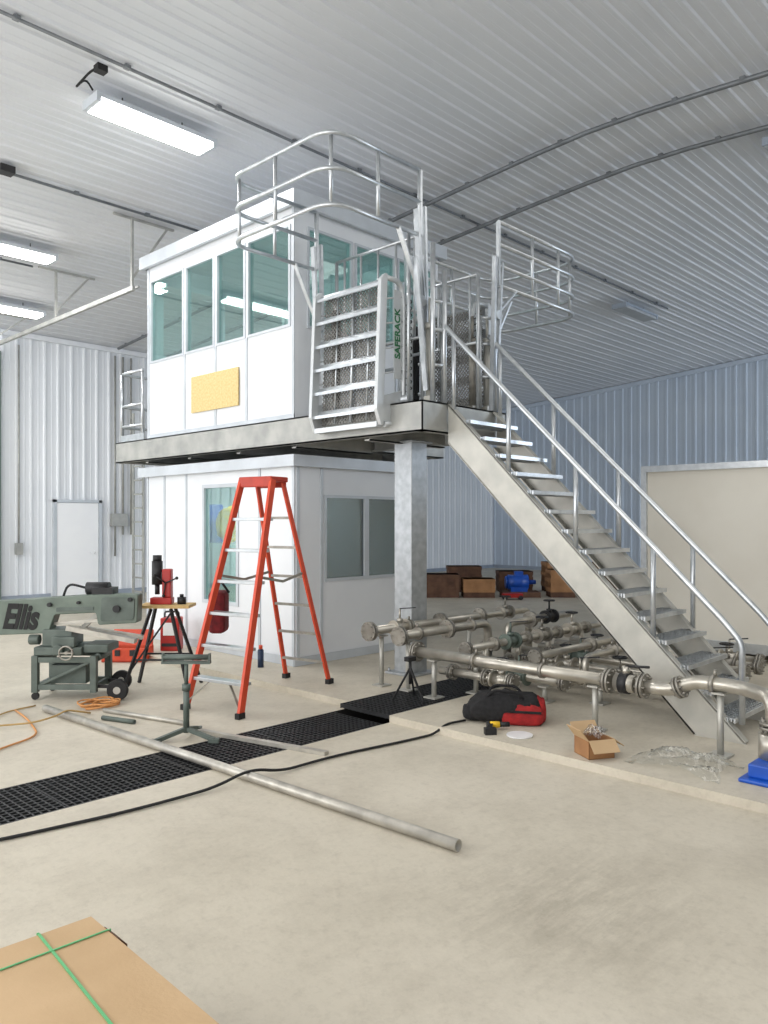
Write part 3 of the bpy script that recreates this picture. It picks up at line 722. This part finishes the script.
for p,q,w,h in (((-0.1,-0.12,0.68),(0.55,-0.1,0.55),0.12,0.045),((0.0,0.1,0.64),(0.55,0.12,0.55),0.06,0.04)):
    bm=B(); beam(bm,p,q,w,h); part(t,'work_bar',bm,M_BARE)
def rp(pl,tilt,y0,y1,bm,r=0.03):
    pts=fillet([(x,0,z) for x,z in pl],r,4,True)
    prism(bm,[V((p.x,y0,p.z)) for p in pts],(0,y1-y0,0))
bm=B()
rp([(-0.84,0.60),(-0.30,0.62),(-0.24,0.80),(0.16,0.82),(0.18,0.70),(0.56,0.72),(0.57,1.0),(0.2,1.0),(-0.84,0.93)],0,-0.10,0.06,bm,0.025)
part(t,'saw_head',bm,M_GREENH,bevel=0.01)
bm=B(); rp([(0.21,0.735),(0.53,0.75),(0.54,0.97),(0.22,0.97)],0,-0.112,-0.10,bm,0.03); rp([(-0.22,0.83),(0.14,0.845),(0.14,0.88),(-0.22,0.87)],0,-0.108,-0.10,bm,0.01); part(t,'cover_plate',bm,M_GREENM)
bm=B(); box(bm,0.12,0.32,-0.1,0.08,1.0,1.06); cyl(bm,(0.04,0.0,1.05),(0.26,0.0,1.05),0.06,20); tube(bm,fillet([(0.04,0,1.05),(-0.15,0,1.10),(-0.2,0,0.95)],0.08),0.012); part(t,'motor',bm,M_DARK)
for x,z,r in ((0.37,0.86,0.035),(-0.28,0.90,0.02),(0.0,0.92,0.015),(0.50,0.95,0.02)):
    bm=B(); cyl(bm,(x,-0.14,z),(x,-0.11 if x>0.2 else -0.10,z),r,16); part(t,'knob',bm,M_DARK)
bm=B(); beam(bm,(-0.32,-0.03,0.70),(0.2,-0.03,0.74),0.006,0.03); part(t,'saw_blade',bm,M_BARE)
mx=MW[t]@Matrix.Translation(V((-0.575,-0.105,0.77)))@Matrix.Rotation(math.radians(2),4,'Y')@Matrix.Rotation(math.radians(90),4,'X')
text_part(t,'lettering','Ellis',0.33,M_RUB,mx,0.003,0.3,0.012,label='bold dark slanted lettering',sx=0.66)
for x,y,r in ((0.42,-0.24,0.10),(0.30,0.24,0.10)):
    bm=B(); cyl(bm,(x,y-0.025,r),(x,y+0.025,r),r,24); w=part(t,'wheel',bm,M_RUB,bevel=0.008)
    bm=B(); cyl(bm,(x,y-0.03,r),(x,y+0.03,r),r*0.35,16); part(w,'hub',bm,M_GALV)
bm=B(); beam(bm,(0.42,-0.24,0.10),(0.30,0.24,0.10),0.02,0.02); beam(bm,(0.18,-0.15,0.12),(0.4,-0.15,0.11),0.03,0.03); beam(bm,(0.18,0.15,0.12),(0.33,0.15,0.11),0.03,0.03); part(t,'axle',bm,M_DARK)
for x,y in ((-0.38,-0.2),(-0.38,0.2)):
    bm=B(); cyl(bm,(x,y-0.015,0.035),(x,y+0.015,0.035),0.035,14); part(t,'caster',bm,M_RUB)
bm=B(); beam(bm,(-0.2,0.05,0.5),(0.2,0.05,0.85),0.05,0.04); part(t,'lift_arm',bm,M_GALV)
bm=B(); cyl(bm,(-0.05,-0.18,0.46),(-0.05,-0.30,0.46),0.015); tube(bm,[(-0.05+0.065*math.cos(k*math.pi/6),-0.3,0.46+0.065*math.sin(k*math.pi/6)) for k in range(12)],0.009,6,True); beam(bm,(-0.11,-0.3,0.46),(0.01,-0.3,0.46),0.01,0.012)
part(t,'vise_wheel',bm,M_FLG)
# ---------------------------------------------------------------- tool stand with magnetic drill
t=thing('folding_work_stand','black folding work stand with splayed legs and small plywood top','work stand',(4.25,7.25,0),R)
for sx,sy in ((-1,-1),(1,-1),(-1,1),(1,1)):
    bm=B(); beam(bm,(sx*0.10,sy*0.08,0.82),(sx*0.33,sy*0.27,0.0),0.028,0.028); part(t,'leg',bm,M_DARK)
for a,b in (((-0.24,-0.19,0.32),(0.24,-0.19,0.32)),((-0.24,0.19,0.32),(0.24,0.19,0.32)),((-0.28,-0.2,0.2),(0.12,-0.1,0.8))):
    bm=B(); beam(bm,a,b,0.018,0.018); part(t,'brace',bm,M_DARK)
bm=B(); box(bm,-0.22,0.30,-0.16,0.16,0.83,0.86); part(t,'top',bm,M_WOOD)
t=thing('magnetic_drill','red and black magnetic drill standing upright','drill',(4.25,7.25,0.86),R)
bm=B(); box(bm,-0.12,0.10,-0.06,0.06,0.0,0.07); box(bm,0.0,0.09,-0.05,0.05,0.07,0.36); part(t,'body',bm,M_REDP,bevel=0.01)
bm=B(); cyl(bm,(-0.06,0,0.2),(-0.06,0,0.44),0.055,20); cyl(bm,(-0.06,0,0.44),(-0.06,0,0.50),0.045,20); cyl(bm,(-0.06,0,0.1),(-0.06,0,0.2),0.025,12)
box(bm,-0.08,0.03,-0.03,0.03,0.25,0.33); part(t,'motor',bm,M_DARK)
for k in range(3):
    bm=B(); an=k*2.1+0.4; tube(bm,[(0.04,-0.06,0.22),(0.04+0.13*math.cos(an),-0.08,0.22+0.13*math.sin(an))],0.008,6); ball(bm,(0.04+0.13*math.cos(an),-0.08,0.22+0.13*math.sin(an)),0.017)
    part(t,'feed_handle',bm,M_DARK)
bm=B(); cyl(bm,(0,0,0),(0,0,0.07),0.045,16); cyl(bm,(0,0,0.07),(0,0,0.10),0.02,12)
solo('drill_chuck','small black drill chuck on the stand top','tool',bm,M_DARK,loc=(4.38,7.11,0.861),world=False)
# open red tool case
t=thing('tool_case','open orange-red tool case on the concrete','tool case',(4.85,9.0,0.0),R)
bm=B(); box(bm,-0.32,0.22,-0.18,0.16,0,0.03);box(bm,-0.32,0.22,-0.18,-0.16,0,0.17);box(bm,-0.32,0.22,0.14,0.16,0,0.17);box(bm,-0.32,-0.30,-0.18,0.16,0,0.17);box(bm,0.20,0.22,-0.18,0.16,0,0.17)
part(t,'body',bm,M_RED,bevel=0.01)
bm=B(); obox(bm,(-0.05,0.20,0.24),(0.5,0.05,0.22),Matrix.Rotation(-0.2,3,'X')); part(t,'lid',bm,M_RED,bevel=0.015)
for x in (-0.12,0.06):
    bm=B(); box(bm,x-0.03,x+0.03,-0.2,-0.18,0.08,0.15); part(t,'latch',bm,M_DARK)
bm=B(); box(bm,-0.28,0.18,-0.14,0.12,0.03,0.12); part(t,'insert',bm,M_DARK)
t=thing('equipment_box','upright red steel equipment box beside the booth','box',(5.40,9.0,0.06),R)
bm=B(); box(bm,-0.12,0.12,-0.11,0.11,0.0,0.42); part(t,'body',bm,M_REDP,bevel=0.015)
bm=B(); box(bm,-0.08,0.08,-0.116,-0.11,0.20,0.36); part(t,'plate',bm,M_WHITEF)
bm=B(); box(bm,-0.10,0.10,-0.118,-0.11,0.06,0.10); part(t,'vent',bm,M_DARK)
bm=B(); tube(bm,fillet([(-0.09,0,0.41),(-0.09,0,0.49),(0.09,0,0.49),(0.09,0,0.41)],0.03),0.012); part(t,'handle',bm,M_DARK)
# maroon bag
t=thing('tool_bag','maroon tool bag hanging by a strap inside the step ladder','bag',(4.36,6.42,0.62))
bm=B(); obox(bm,(0,0,0.22),(0.16,0.26,0.40),Matrix.Rotation(R,3,'Z')); part(t,'body',bm,M_MAROON,bevel=0.04)
bm=B(); tube(bm,fillet([(-0.05,0.05,0.40),(0.0,0.0,0.54),(0.07,-0.07,0.40)],0.05),0.012); part(t,'strap',bm,M_FAB)
# roller stand
t=thing('roller_stand','grey-green pipe roller stand with tripod base','stand',(3.38,5.42,0),R)
bm=B(); cyl(bm,(0,0,0.05),(0,0,0.42),0.024,14); cyl(bm,(0,0,0.4),(0,0,0.6),0.016,12); cyl(bm,(0,0,0.38),(0,0,0.43),0.034,12); part(t,'pole',bm,M_GREENM)
for e,pad in (((-0.2,-0.14,0.02),(-0.24,-0.16,-0.17,-0.11)),((0.24,-0.1,0.02),(0.2,0.28,-0.13,-0.07)),((0.02,0.26,0.02),(-0.02,0.06,0.22,0.28))):
    bm=B(); beam(bm,e,(0,0,0.08),0.035,0.03); box(bm,*pad,0,0.03); part(t,'foot',bm,M_GREENM)
bm=B(); box(bm,-0.19,0.19,-0.03,0.03,0.59,0.61); box(bm,-0.19,-0.175,-0.02,0.02,0.6,0.67); box(bm,0.175,0.19,-0.02,0.02,0.6,0.67); cyl(bm,(-0.178,0,0.64),(0.178,0,0.64),0.022,14)
part(t,'roller',bm,M_GREENM)
t=thing('mini_tripod','small black tripod stand','tripod',(5.40,4.88,0.06))
for k in range(3):
    bm=B(); an=k*2.094+0.5; beam(bm,(math.cos(an)*0.17,math.sin(an)*0.17,0.008),(0,0,0.30),0.016,0.016); part(t,'leg',bm,M_DARK)
bm=B(); cyl(bm,(0,0,0.15),(0,0,0.38),0.014,10); box(bm,-0.05,0.05,-0.03,0.03,0.36,0.40)
part(t,'head',bm,M_DARK)
# long pipe, bars
bm=B(); hollow(bm,(2.98,7.10,0.034),(3.19,2.55,0.034),0.032,0.026,20)
solo('long_pipe','long galvanised steel pipe lying on the floor across the drain','pipe',bm,M_BARE,loc=(3.08,4.8,0))
bm=B(); beam(bm,(3.55,5.5,0.015),(3.85,4.30,0.015),0.05,0.028); solo('flat_bar','short steel bar lying on the floor over the drain','bar',bm,M_BARE,loc=(3.7,4.9,0))
bm=B(); hollow(bm,(3.34,6.70,0.02),(3.6,5.75,0.02),0.02,0.015,14); solo('short_pipe','short steel pipe lying on the floor','pipe',bm,M_BARE,loc=(3.45,6.2,0))
bm=B(); hollow(bm,(3.20,6.45,0.02),(3.32,6.12,0.02),0.02,0.015,14); solo('short_pipe','short steel pipe offcut lying on the floor','pipe',bm,M_GREENM,loc=(3.25,6.3,0))
def cord(pts,r,m,name,label,rad=0.25):
    bm=B(); tube(bm,fillet(pts,rad,6),r,8); return solo(name,label,'cord',bm,m,loc=tuple(pts[0]))
cord([(1.2,4.5,0.012),(1.6,4.38,0.012),(2.3,4.27,0.012),(2.85,4.24,0.02),(3.11,4.22,0.085),(3.35,4.2,0.02),(3.87,4.22,0.012),(4.44,4.12,0.012),(4.80,4.08,0.012),(4.92,4.06,0.075),(5.12,4.02,0.075)],0.010,M_RUB,'air_hose','black air hose snaking over the floor to the bag')
cord([(1.9,5.9,0.012),(2.25,6.15,0.012),(2.6,6.3,0.012),(2.75,6.9,0.012),(2.8,7.3,0.012)],0.008,M_ORC,'extension_cord','orange extension cord on the floor')
cord([(1.7,6.75,0.03),(2.4,6.8,0.03),(2.7,6.65,0.032),(2.9,6.68,0.05),(3.0,6.70,0.08),(3.1,6.7,0.05),(3.22,6.72,0.012)],0.008,M_TAN,'extension_cord','tan extension cord on the floor',0.1)
cord([(1.6,6.3,0.012),(2.1,6.5,0.012),(2.35,6.9,0.012),(2.7,7.3,0.012),(3.0,7.35,0.012)],0.007,M_TAN,'extension_cord','tan extension cord curling on the floor',0.3)
bm=B()
pts=[]
for a in range(110):
    th=a*math.pi/10; rad=0.12+0.035*math.sin(a*0.37)+0.02*math.sin(a*0.9)
    pts.append((3.42+0.03*math.sin(a*0.11)+rad*math.cos(th)*1.2,6.95+0.03*math.cos(a*0.13)+rad*math.sin(th),0.012+0.03*(0.5+0.5*math.sin(a*0.43))))
tube(bm,pts,0.008,6)
solo('coiled_cord','loosely coiled tan-orange cord on the floor','cord',bm,M_ORC,loc=(3.42,6.95,0.0))
# duffel
t=thing('duffel_bag','slumped black and red canvas tool duffel on the pad','bag',(5.40,3.80,0.06),math.radians(-55))
def softbox(bm,c,s,p=3.2,slump=0.25,amp=0.014,cuts=7,seed=1):
    bmesh.ops.create_cube(bm,size=1.0)
    bmesh.ops.subdivide_edges(bm,edges=bm.edges[:],cuts=cuts,use_grid_fill=True)
    for v in bm.verts:
        x,y,z=v.co*2
        l=(abs(x)**p+abs(y)**p+abs(z)**p)**(1/p)
        x/=l;y/=l;z/=l
        w=amp*(math.sin(9*x+seed)+math.sin(8*y+5*x+seed)+0.7*math.sin(14*x-6*z))
        up=max(z,0)
        v.co=V((c[0]+x*s[0]*(1-0.10*up),c[1]+y*s[1]*(1-slump*up),c[2]+z*s[2]*(1-0.25*x*x*up*0.8)+w*(z>-0.5)))
        v.co.z=max(v.co.z,c[2]-s[2])
    for f in bm.faces: f.smooth=True
bm=B(); softbox(bm,(-0.02,0,0.12),(0.31,0.17,0.12)); part(t,'body',bm,M_FAB)
bm=B(); softbox(bm,(0.12,-0.10,0.085),(0.17,0.085,0.085),5,0.35,0.007,6,3); part(t,'side_pocket',bm,M_REDC,label='red fabric side pocket')
bm=B(); softbox(bm,(0.24,0.02,0.10),(0.075,0.13,0.095),5,0.3,0.007,6,7); part(t,'end_pocket',bm,M_REDC)
bm=B(); softbox(bm,(-0.27,0.02,0.07),(0.10,0.13,0.07),3,0.2,0.01,5,5); part(t,'end_pocket',bm,M_FAB)
bm=B(); beam(bm,(-0.04,-0.188,0.12),(0.27,-0.188,0.115),0.006,0.02); part(t,'zip_band',bm,M_FAB)
for y in (-0.08,0.08):
    bm=B(); tube(bm,fillet([(-0.18,y,0.18),(-0.12,y*1.3,0.27),(0.08,y*1.5,0.26),(0.14,y,0.18)],0.08),0.012,8)
    part(t,'handle',bm,M_FAB)
bm=B(); cyl(bm,(5.08,3.46,0.061),(5.08,3.46,0.072),0.10,28); solo('plastic_disc','round white plastic disc lying flat','disc',bm,M_WHITEF,loc=(5.08,3.46,0.061))
t=thing('cordless_drill','yellow and black cordless drill lying on the pad','drill',(5.10,3.70,0.06),math.radians(-40))
bm=B(); cyl(bm,(-0.05,0,0.04),(0.03,0,0.04),0.026,14); part(t,'body',bm,M_YEL)
bm=B(); cyl(bm,(0.03,0,0.04),(0.11,0,0.04),0.02,12); cyl(bm,(-0.07,0,0.04),(-0.05,0,0.04),0.028,12); beam(bm,(-0.04,0,0.04),(-0.07,-0.11,0.03),0.035,0.035); box(bm,-0.12,-0.03,-0.16,-0.10,0.002,0.05); part(t,'handle',bm,M_DARK)
# open carton
t=thing('open_carton','small open cardboard carton with plastic inside','carton',(5.03,2.80,0.06),math.radians(-30))
bm=B(); a=0.10;h=0.13;k=0.006
box(bm,-a,a,-a,a,0,k);box(bm,-a,a,-a,-a+k,0,h);box(bm,-a,a,a-k,a,0,h);box(bm,-a,-a+k,-a,a,0,h);box(bm,a-k,a,-a,a,0,h); part(t,'body',bm,M_CARDD)
for c,s,m in (((0,-a-0.035,h-0.035),(2*a,0.10,k),Matrix.Rotation(0.8,3,'X')),((0,a+0.03,h+0.035),(2*a,0.10,k),Matrix.Rotation(0.8,3,'X')),((-a-0.03,0,h+0.035),(0.10,2*a,k),Matrix.Rotation(0.9,3,'Y')),((a+0.035,0,h-0.025),(0.10,2*a,k),Matrix.Rotation(0.6,3,'Y'))):
    bm=B(); obox(bm,c,s,m); part(t,'flap',bm,M_CARD)
def crumple(cx,cy,z,sx,sy,h,seed,name,label,n=22):
    rnd=random.Random(seed); bm=B(); g=[[None]*(n+1) for _ in range(n+1)]
    ph=[(rnd.uniform(3,9),rnd.uniform(3,9),rnd.uniform(0,6)) for _ in range(6)]
    for i in range(n+1):
        for j in range(n+1):
            u=i/n*2-1;w=j/n*2-1; s=sum(math.sin(a*u+b*w+c) for a,b,c in ph)/6
            e=max(0,1-(u*u+w*w)*0.6); zz=h*e*(0.5+0.6*s)+h*0.10*rnd.random()
            rr=1+0.15*math.sin(4*math.atan2(w,u)+seed)
            g[i][j]=bm.verts.new((cx+u*sx*rr,cy+w*sy*rr,z+max(0.003,zz)))
    for i in range(n):
        for j in range(n): 
            f=bm.faces.new((g[i][j],g[i+1][j],g[i+1][j+1],g[i][j+1])); f.smooth=(i+j)%3>0
    return solo(name,label,'plastic film',bm,M_PLAS,loc=(cx,cy,z))
crumple(5.22,2.24,0.06,0.20,0.28,0.16,5,'plastic_film','crumpled clear plastic film on the concrete pad')
crumple(5.03,2.80,0.195,0.075,0.075,0.10,9,'plastic_film','clear plastic bag stuffed in the open carton',12)
t=thing('spray_can','small dark aerosol can with orange cap near the booth corner','spray can',(5.45,7.2,0.06))
bm=B(); cyl(bm,(0,0,0),(0,0,0.19),0.035,16); cyl(bm,(0,0,0.19),(0,0,0.21),0.035,16,0.02); part(t,'can',bm,mat('can_navy',(30,50,80),0.4))
bm=B(); cyl(bm,(0,0,0.2),(0,0,0.25),0.022,12); part(t,'cap',bm,M_RED)
# foreground cardboard
t=thing('cardboard_box','large flat cardboard box bound with green plastic straps','cardboard box',(0.62,1.75,0),0)
an=math.radians(2.0)
u1=V((-math.sin(an),-math.cos(an),0)); u2=V((-math.cos(an),math.sin(an),0)); A=V((1.21,2.52,0))
bm=B(); L1,L2=1.5,1.0
poly=[A,A+u1*L1,A+u1*L1+u2*L2,A+u2*L2]
prism(bm,[p+V((0,0,0.01)) for p in poly],(0,0,0.37)); part(t,'carton',bm,M_CARD,True,bevel=0.01)
for c in ([A,A+u1*L1,A+u1*L1+u2*L2*0.497,A+u2*L2*0.497],[A+u2*L2*0.503,A+u1*L1+u2*L2*0.503,A+u1*L1+u2*L2,A+u2*L2]):
    bm=B(); prism(bm,[p+V((0,0,0.378)) for p in c],(0,0,0.014)); part(t,'lid_flap',bm,M_CARD,True)
bm=B()
q=A+u2*0.17; e=A+u1*L1+u2*0.26; beam(bm,q+V((0,0,0.395)),e+V((0,0,0.395)),0.008,0.003); beam(bm,q-u1*0.006,q-u1*0.006+V((0,0,0.396)),0.008,0.003,(0,1,0)); part(t,'strap',bm,M_GSTRAP,True)
bm=B()
q=A+u1*0.13; e=A+u1*0.13+u2*L2; beam(bm,q+V((0,0,0.396)),e+V((0,0,0.396)),0.006,0.003); beam(bm,q-u2*0.006,q-u2*0.006+V((0,0,0.397)),0.006,0.003,(1,0,0))
part(t,'strap',bm,M_GSTRAP,True)
bm=B(); prism(bm,[A+u1*0.10+u2*-0.035+V((0,0,0.34)),A+u1*0.19+u2*-0.035+V((0,0,0.34)),A+u1*0.19+u2*0.0+V((0,0,0.375)),A+u1*0.10+u2*0.0+V((0,0,0.375))],(0,0,0.02)); part(t,'corner_guard',bm,M_BROWN,True)
# ---------------------------------------------------------------- far goods
def crate(x,y,w,d,h,m,label,rz=R,z0=0.12):
    t=thing('wooden_crate' if m is not M_CARDD else 'cardboard_carton',label,'crate',(x,y,0),rz,group='goods along the far side')
    bm=B(); box(bm,-w/2,w/2,-d/2,d/2,z0,h)
    for k in range(3): box(bm,-w/2-0.012,w/2+0.012,-d/2-0.012,d/2+0.012,0.16+k*(h-0.22)/2-0.02,0.16+k*(h-0.22)/2+0.06)
    for q in (-1,1): box(bm,q*(w/2-0.04)-0.04,q*(w/2-0.04)+0.04,-d/2-0.02,d/2+0.02,z0,h)
    part(t,'body',bm,m)
    bm=B()
    for q in (-0.4,0,0.4): box(bm,-w/2,w/2,q*d-0.05,q*d+0.05,0,0.1)
    box(bm,-w/2,w/2,-d/2,d/2,0.1,0.12); part(t,'pallet',bm,M_BROWN)
goods=((13.84,11.58,0.80,0.6,0.52,M_BROWN,'brown wooden crate on a pallet'),
(14.42,10.96,0.70,0.6,0.42,M_CARDD,'brown cardboard carton on a pallet'),
(15.35,12.1,0.8,0.6,0.62,M_BROWN,'dark brown crate on a pallet'),
(15.75,9.62,0.55,0.55,0.62,M_CARDD,'brown cardboard carton on a pallet'),
(16.20,9.06,0.60,0.6,0.78,M_BROWN,'tall dark brown crate on a pallet'),
(16.95,10.35,0.8,0.7,0.72,M_CARDD,'brown cardboard carton on a pallet'),
(16.2,11.2,0.8,0.6,0.50,M_BROWN,'dark brown crate on a pallet'),
(17.6,9.4,0.8,0.6,0.66,M_BROWN,'brown wooden crate on a pallet'),
(17.2,8.3,0.7,0.6,0.40,M_BROWN,'low brown crate on a pallet'))
for g_ in goods: crate(*g_)
t=thing('electric_motor','blue electric motor on a pallet','motor',(15.10,10.28,0),R)
bm=B(); box(bm,-0.42,0.42,-0.3,0.3,0,0.12); part(t,'pallet',bm,M_BROWN)
bm=B(); cyl(bm,(-0.28,0,0.33),(0.18,0,0.33),0.17,20); cyl(bm,(-0.33,0,0.33),(-0.28,0,0.33),0.14,20); box(bm,-0.22,0.15,-0.13,0.13,0.12,0.3); cyl(bm,(0.18,0,0.33),(0.36,0,0.33),0.05,12); box(bm,-0.12,0.06,-0.09,0.09,0.46,0.58); part(t,'body',bm,M_BLUE)
t=thing('floor_jack','small red floor jack','jack',(14.4,10.0,0),R)
bm=B(); box(bm,-0.22,0.22,-0.10,0.10,0.05,0.14); part(t,'body',bm,M_REDP)
for x in (-0.17,0.17):
    bm=B(); cyl(bm,(x,-0.13,0.05),(x,0.13,0.05),0.05,14); part(t,'wheel',bm,M_DARK)
t=thing('straight_ladder','grey aluminium extension ladder standing upright behind the booth','ladder',(8.0,14.5,0))
for y in (14.4,14.8):
    bm=B(); beam(bm,(8.0,y,0),(8.0,y,3.9),0.03,0.07,(0,1,0)); part(t,'rail',bm,M_GALVD,True)
for k in range(13):
    bm=B(); beam(bm,(8.0,14.4,0.3+k*0.28),(8.0,14.8,0.3+k*0.28),0.03,0.03); part(t,'rung',bm,M_GALVD,True)
# ---------------------------------------------------------------- lights
def area(loc,tgt,sx,sy,e,c):
    l=bpy.data.lights.new('lamp','AREA'); l.shape='RECTANGLE'; l.size=sx; l.size_y=sy; l.energy=e; l.color=c
    o=bpy.data.objects.new('area_lamp',l); COL.objects.link(o); o.location=loc
    d=V(tgt)-V(loc); o.rotation_euler=d.to_track_quat('-Z','Y').to_euler()
    o['kind']='structure'
area((-4.5,5,3.6),(6,8,2.5),9,5,420,(1.0,0.98,0.95))
area((2,0,6.2),(2.5,1,0),6,6,140,(1.0,0.98,0.95))
area((20,-6.5,3.2),(21,9,4.0),6,5,800,(0.80,0.89,1.0))
area((8,1.5,6.3),(8,1.5,0),4,4,80,(1.0,0.98,0.95))
area((-3.5,14,2.5),(6,16,3.5),4,4,320,(0.97,0.98,1.0))
area((4.7,12.8,5.85),(4.7,12.8,0),1.4,0.3,60,(1,1,1))
area((4.7,8.3,6.2),(4.7,8.3,0),1.4,0.3,50,(1,1,1))
area((6.8,8.6,2.3),(6.8,8.6,0),0.8,0.8,28,(1,1,1))  # added fill light to brighten the lower booth interior, no fixture modelled
area((7.0,8.6,2.95),(7.0,8.6,6),1.6,2.0,14,(0.93,1,0.99))  # added upward fill, brightens the roof underside seen through the upper windows
w=bpy.data.worlds.new('World'); S.world=w; w.use_nodes=True
bg=w.node_tree.nodes['Background']; bg.inputs['Color'].default_value=(0.96,0.98,1.0,1); bg.inputs['Strength'].default_value=1.25
# ---------------------------------------------------------------- camera
cam=bpy.data.cameras.new('Camera'); co=bpy.data.objects.new('Camera',cam); COL.objects.link(co)
cam.sensor_width=36; cam.lens=790*36/1024; cam.shift_y=10/1024; cam.clip_end=200
co.location=(0,0,1.7); co.rotation_euler=(math.radians(90),0,-math.atan2(0.7193,0.6947))
S.camera=co
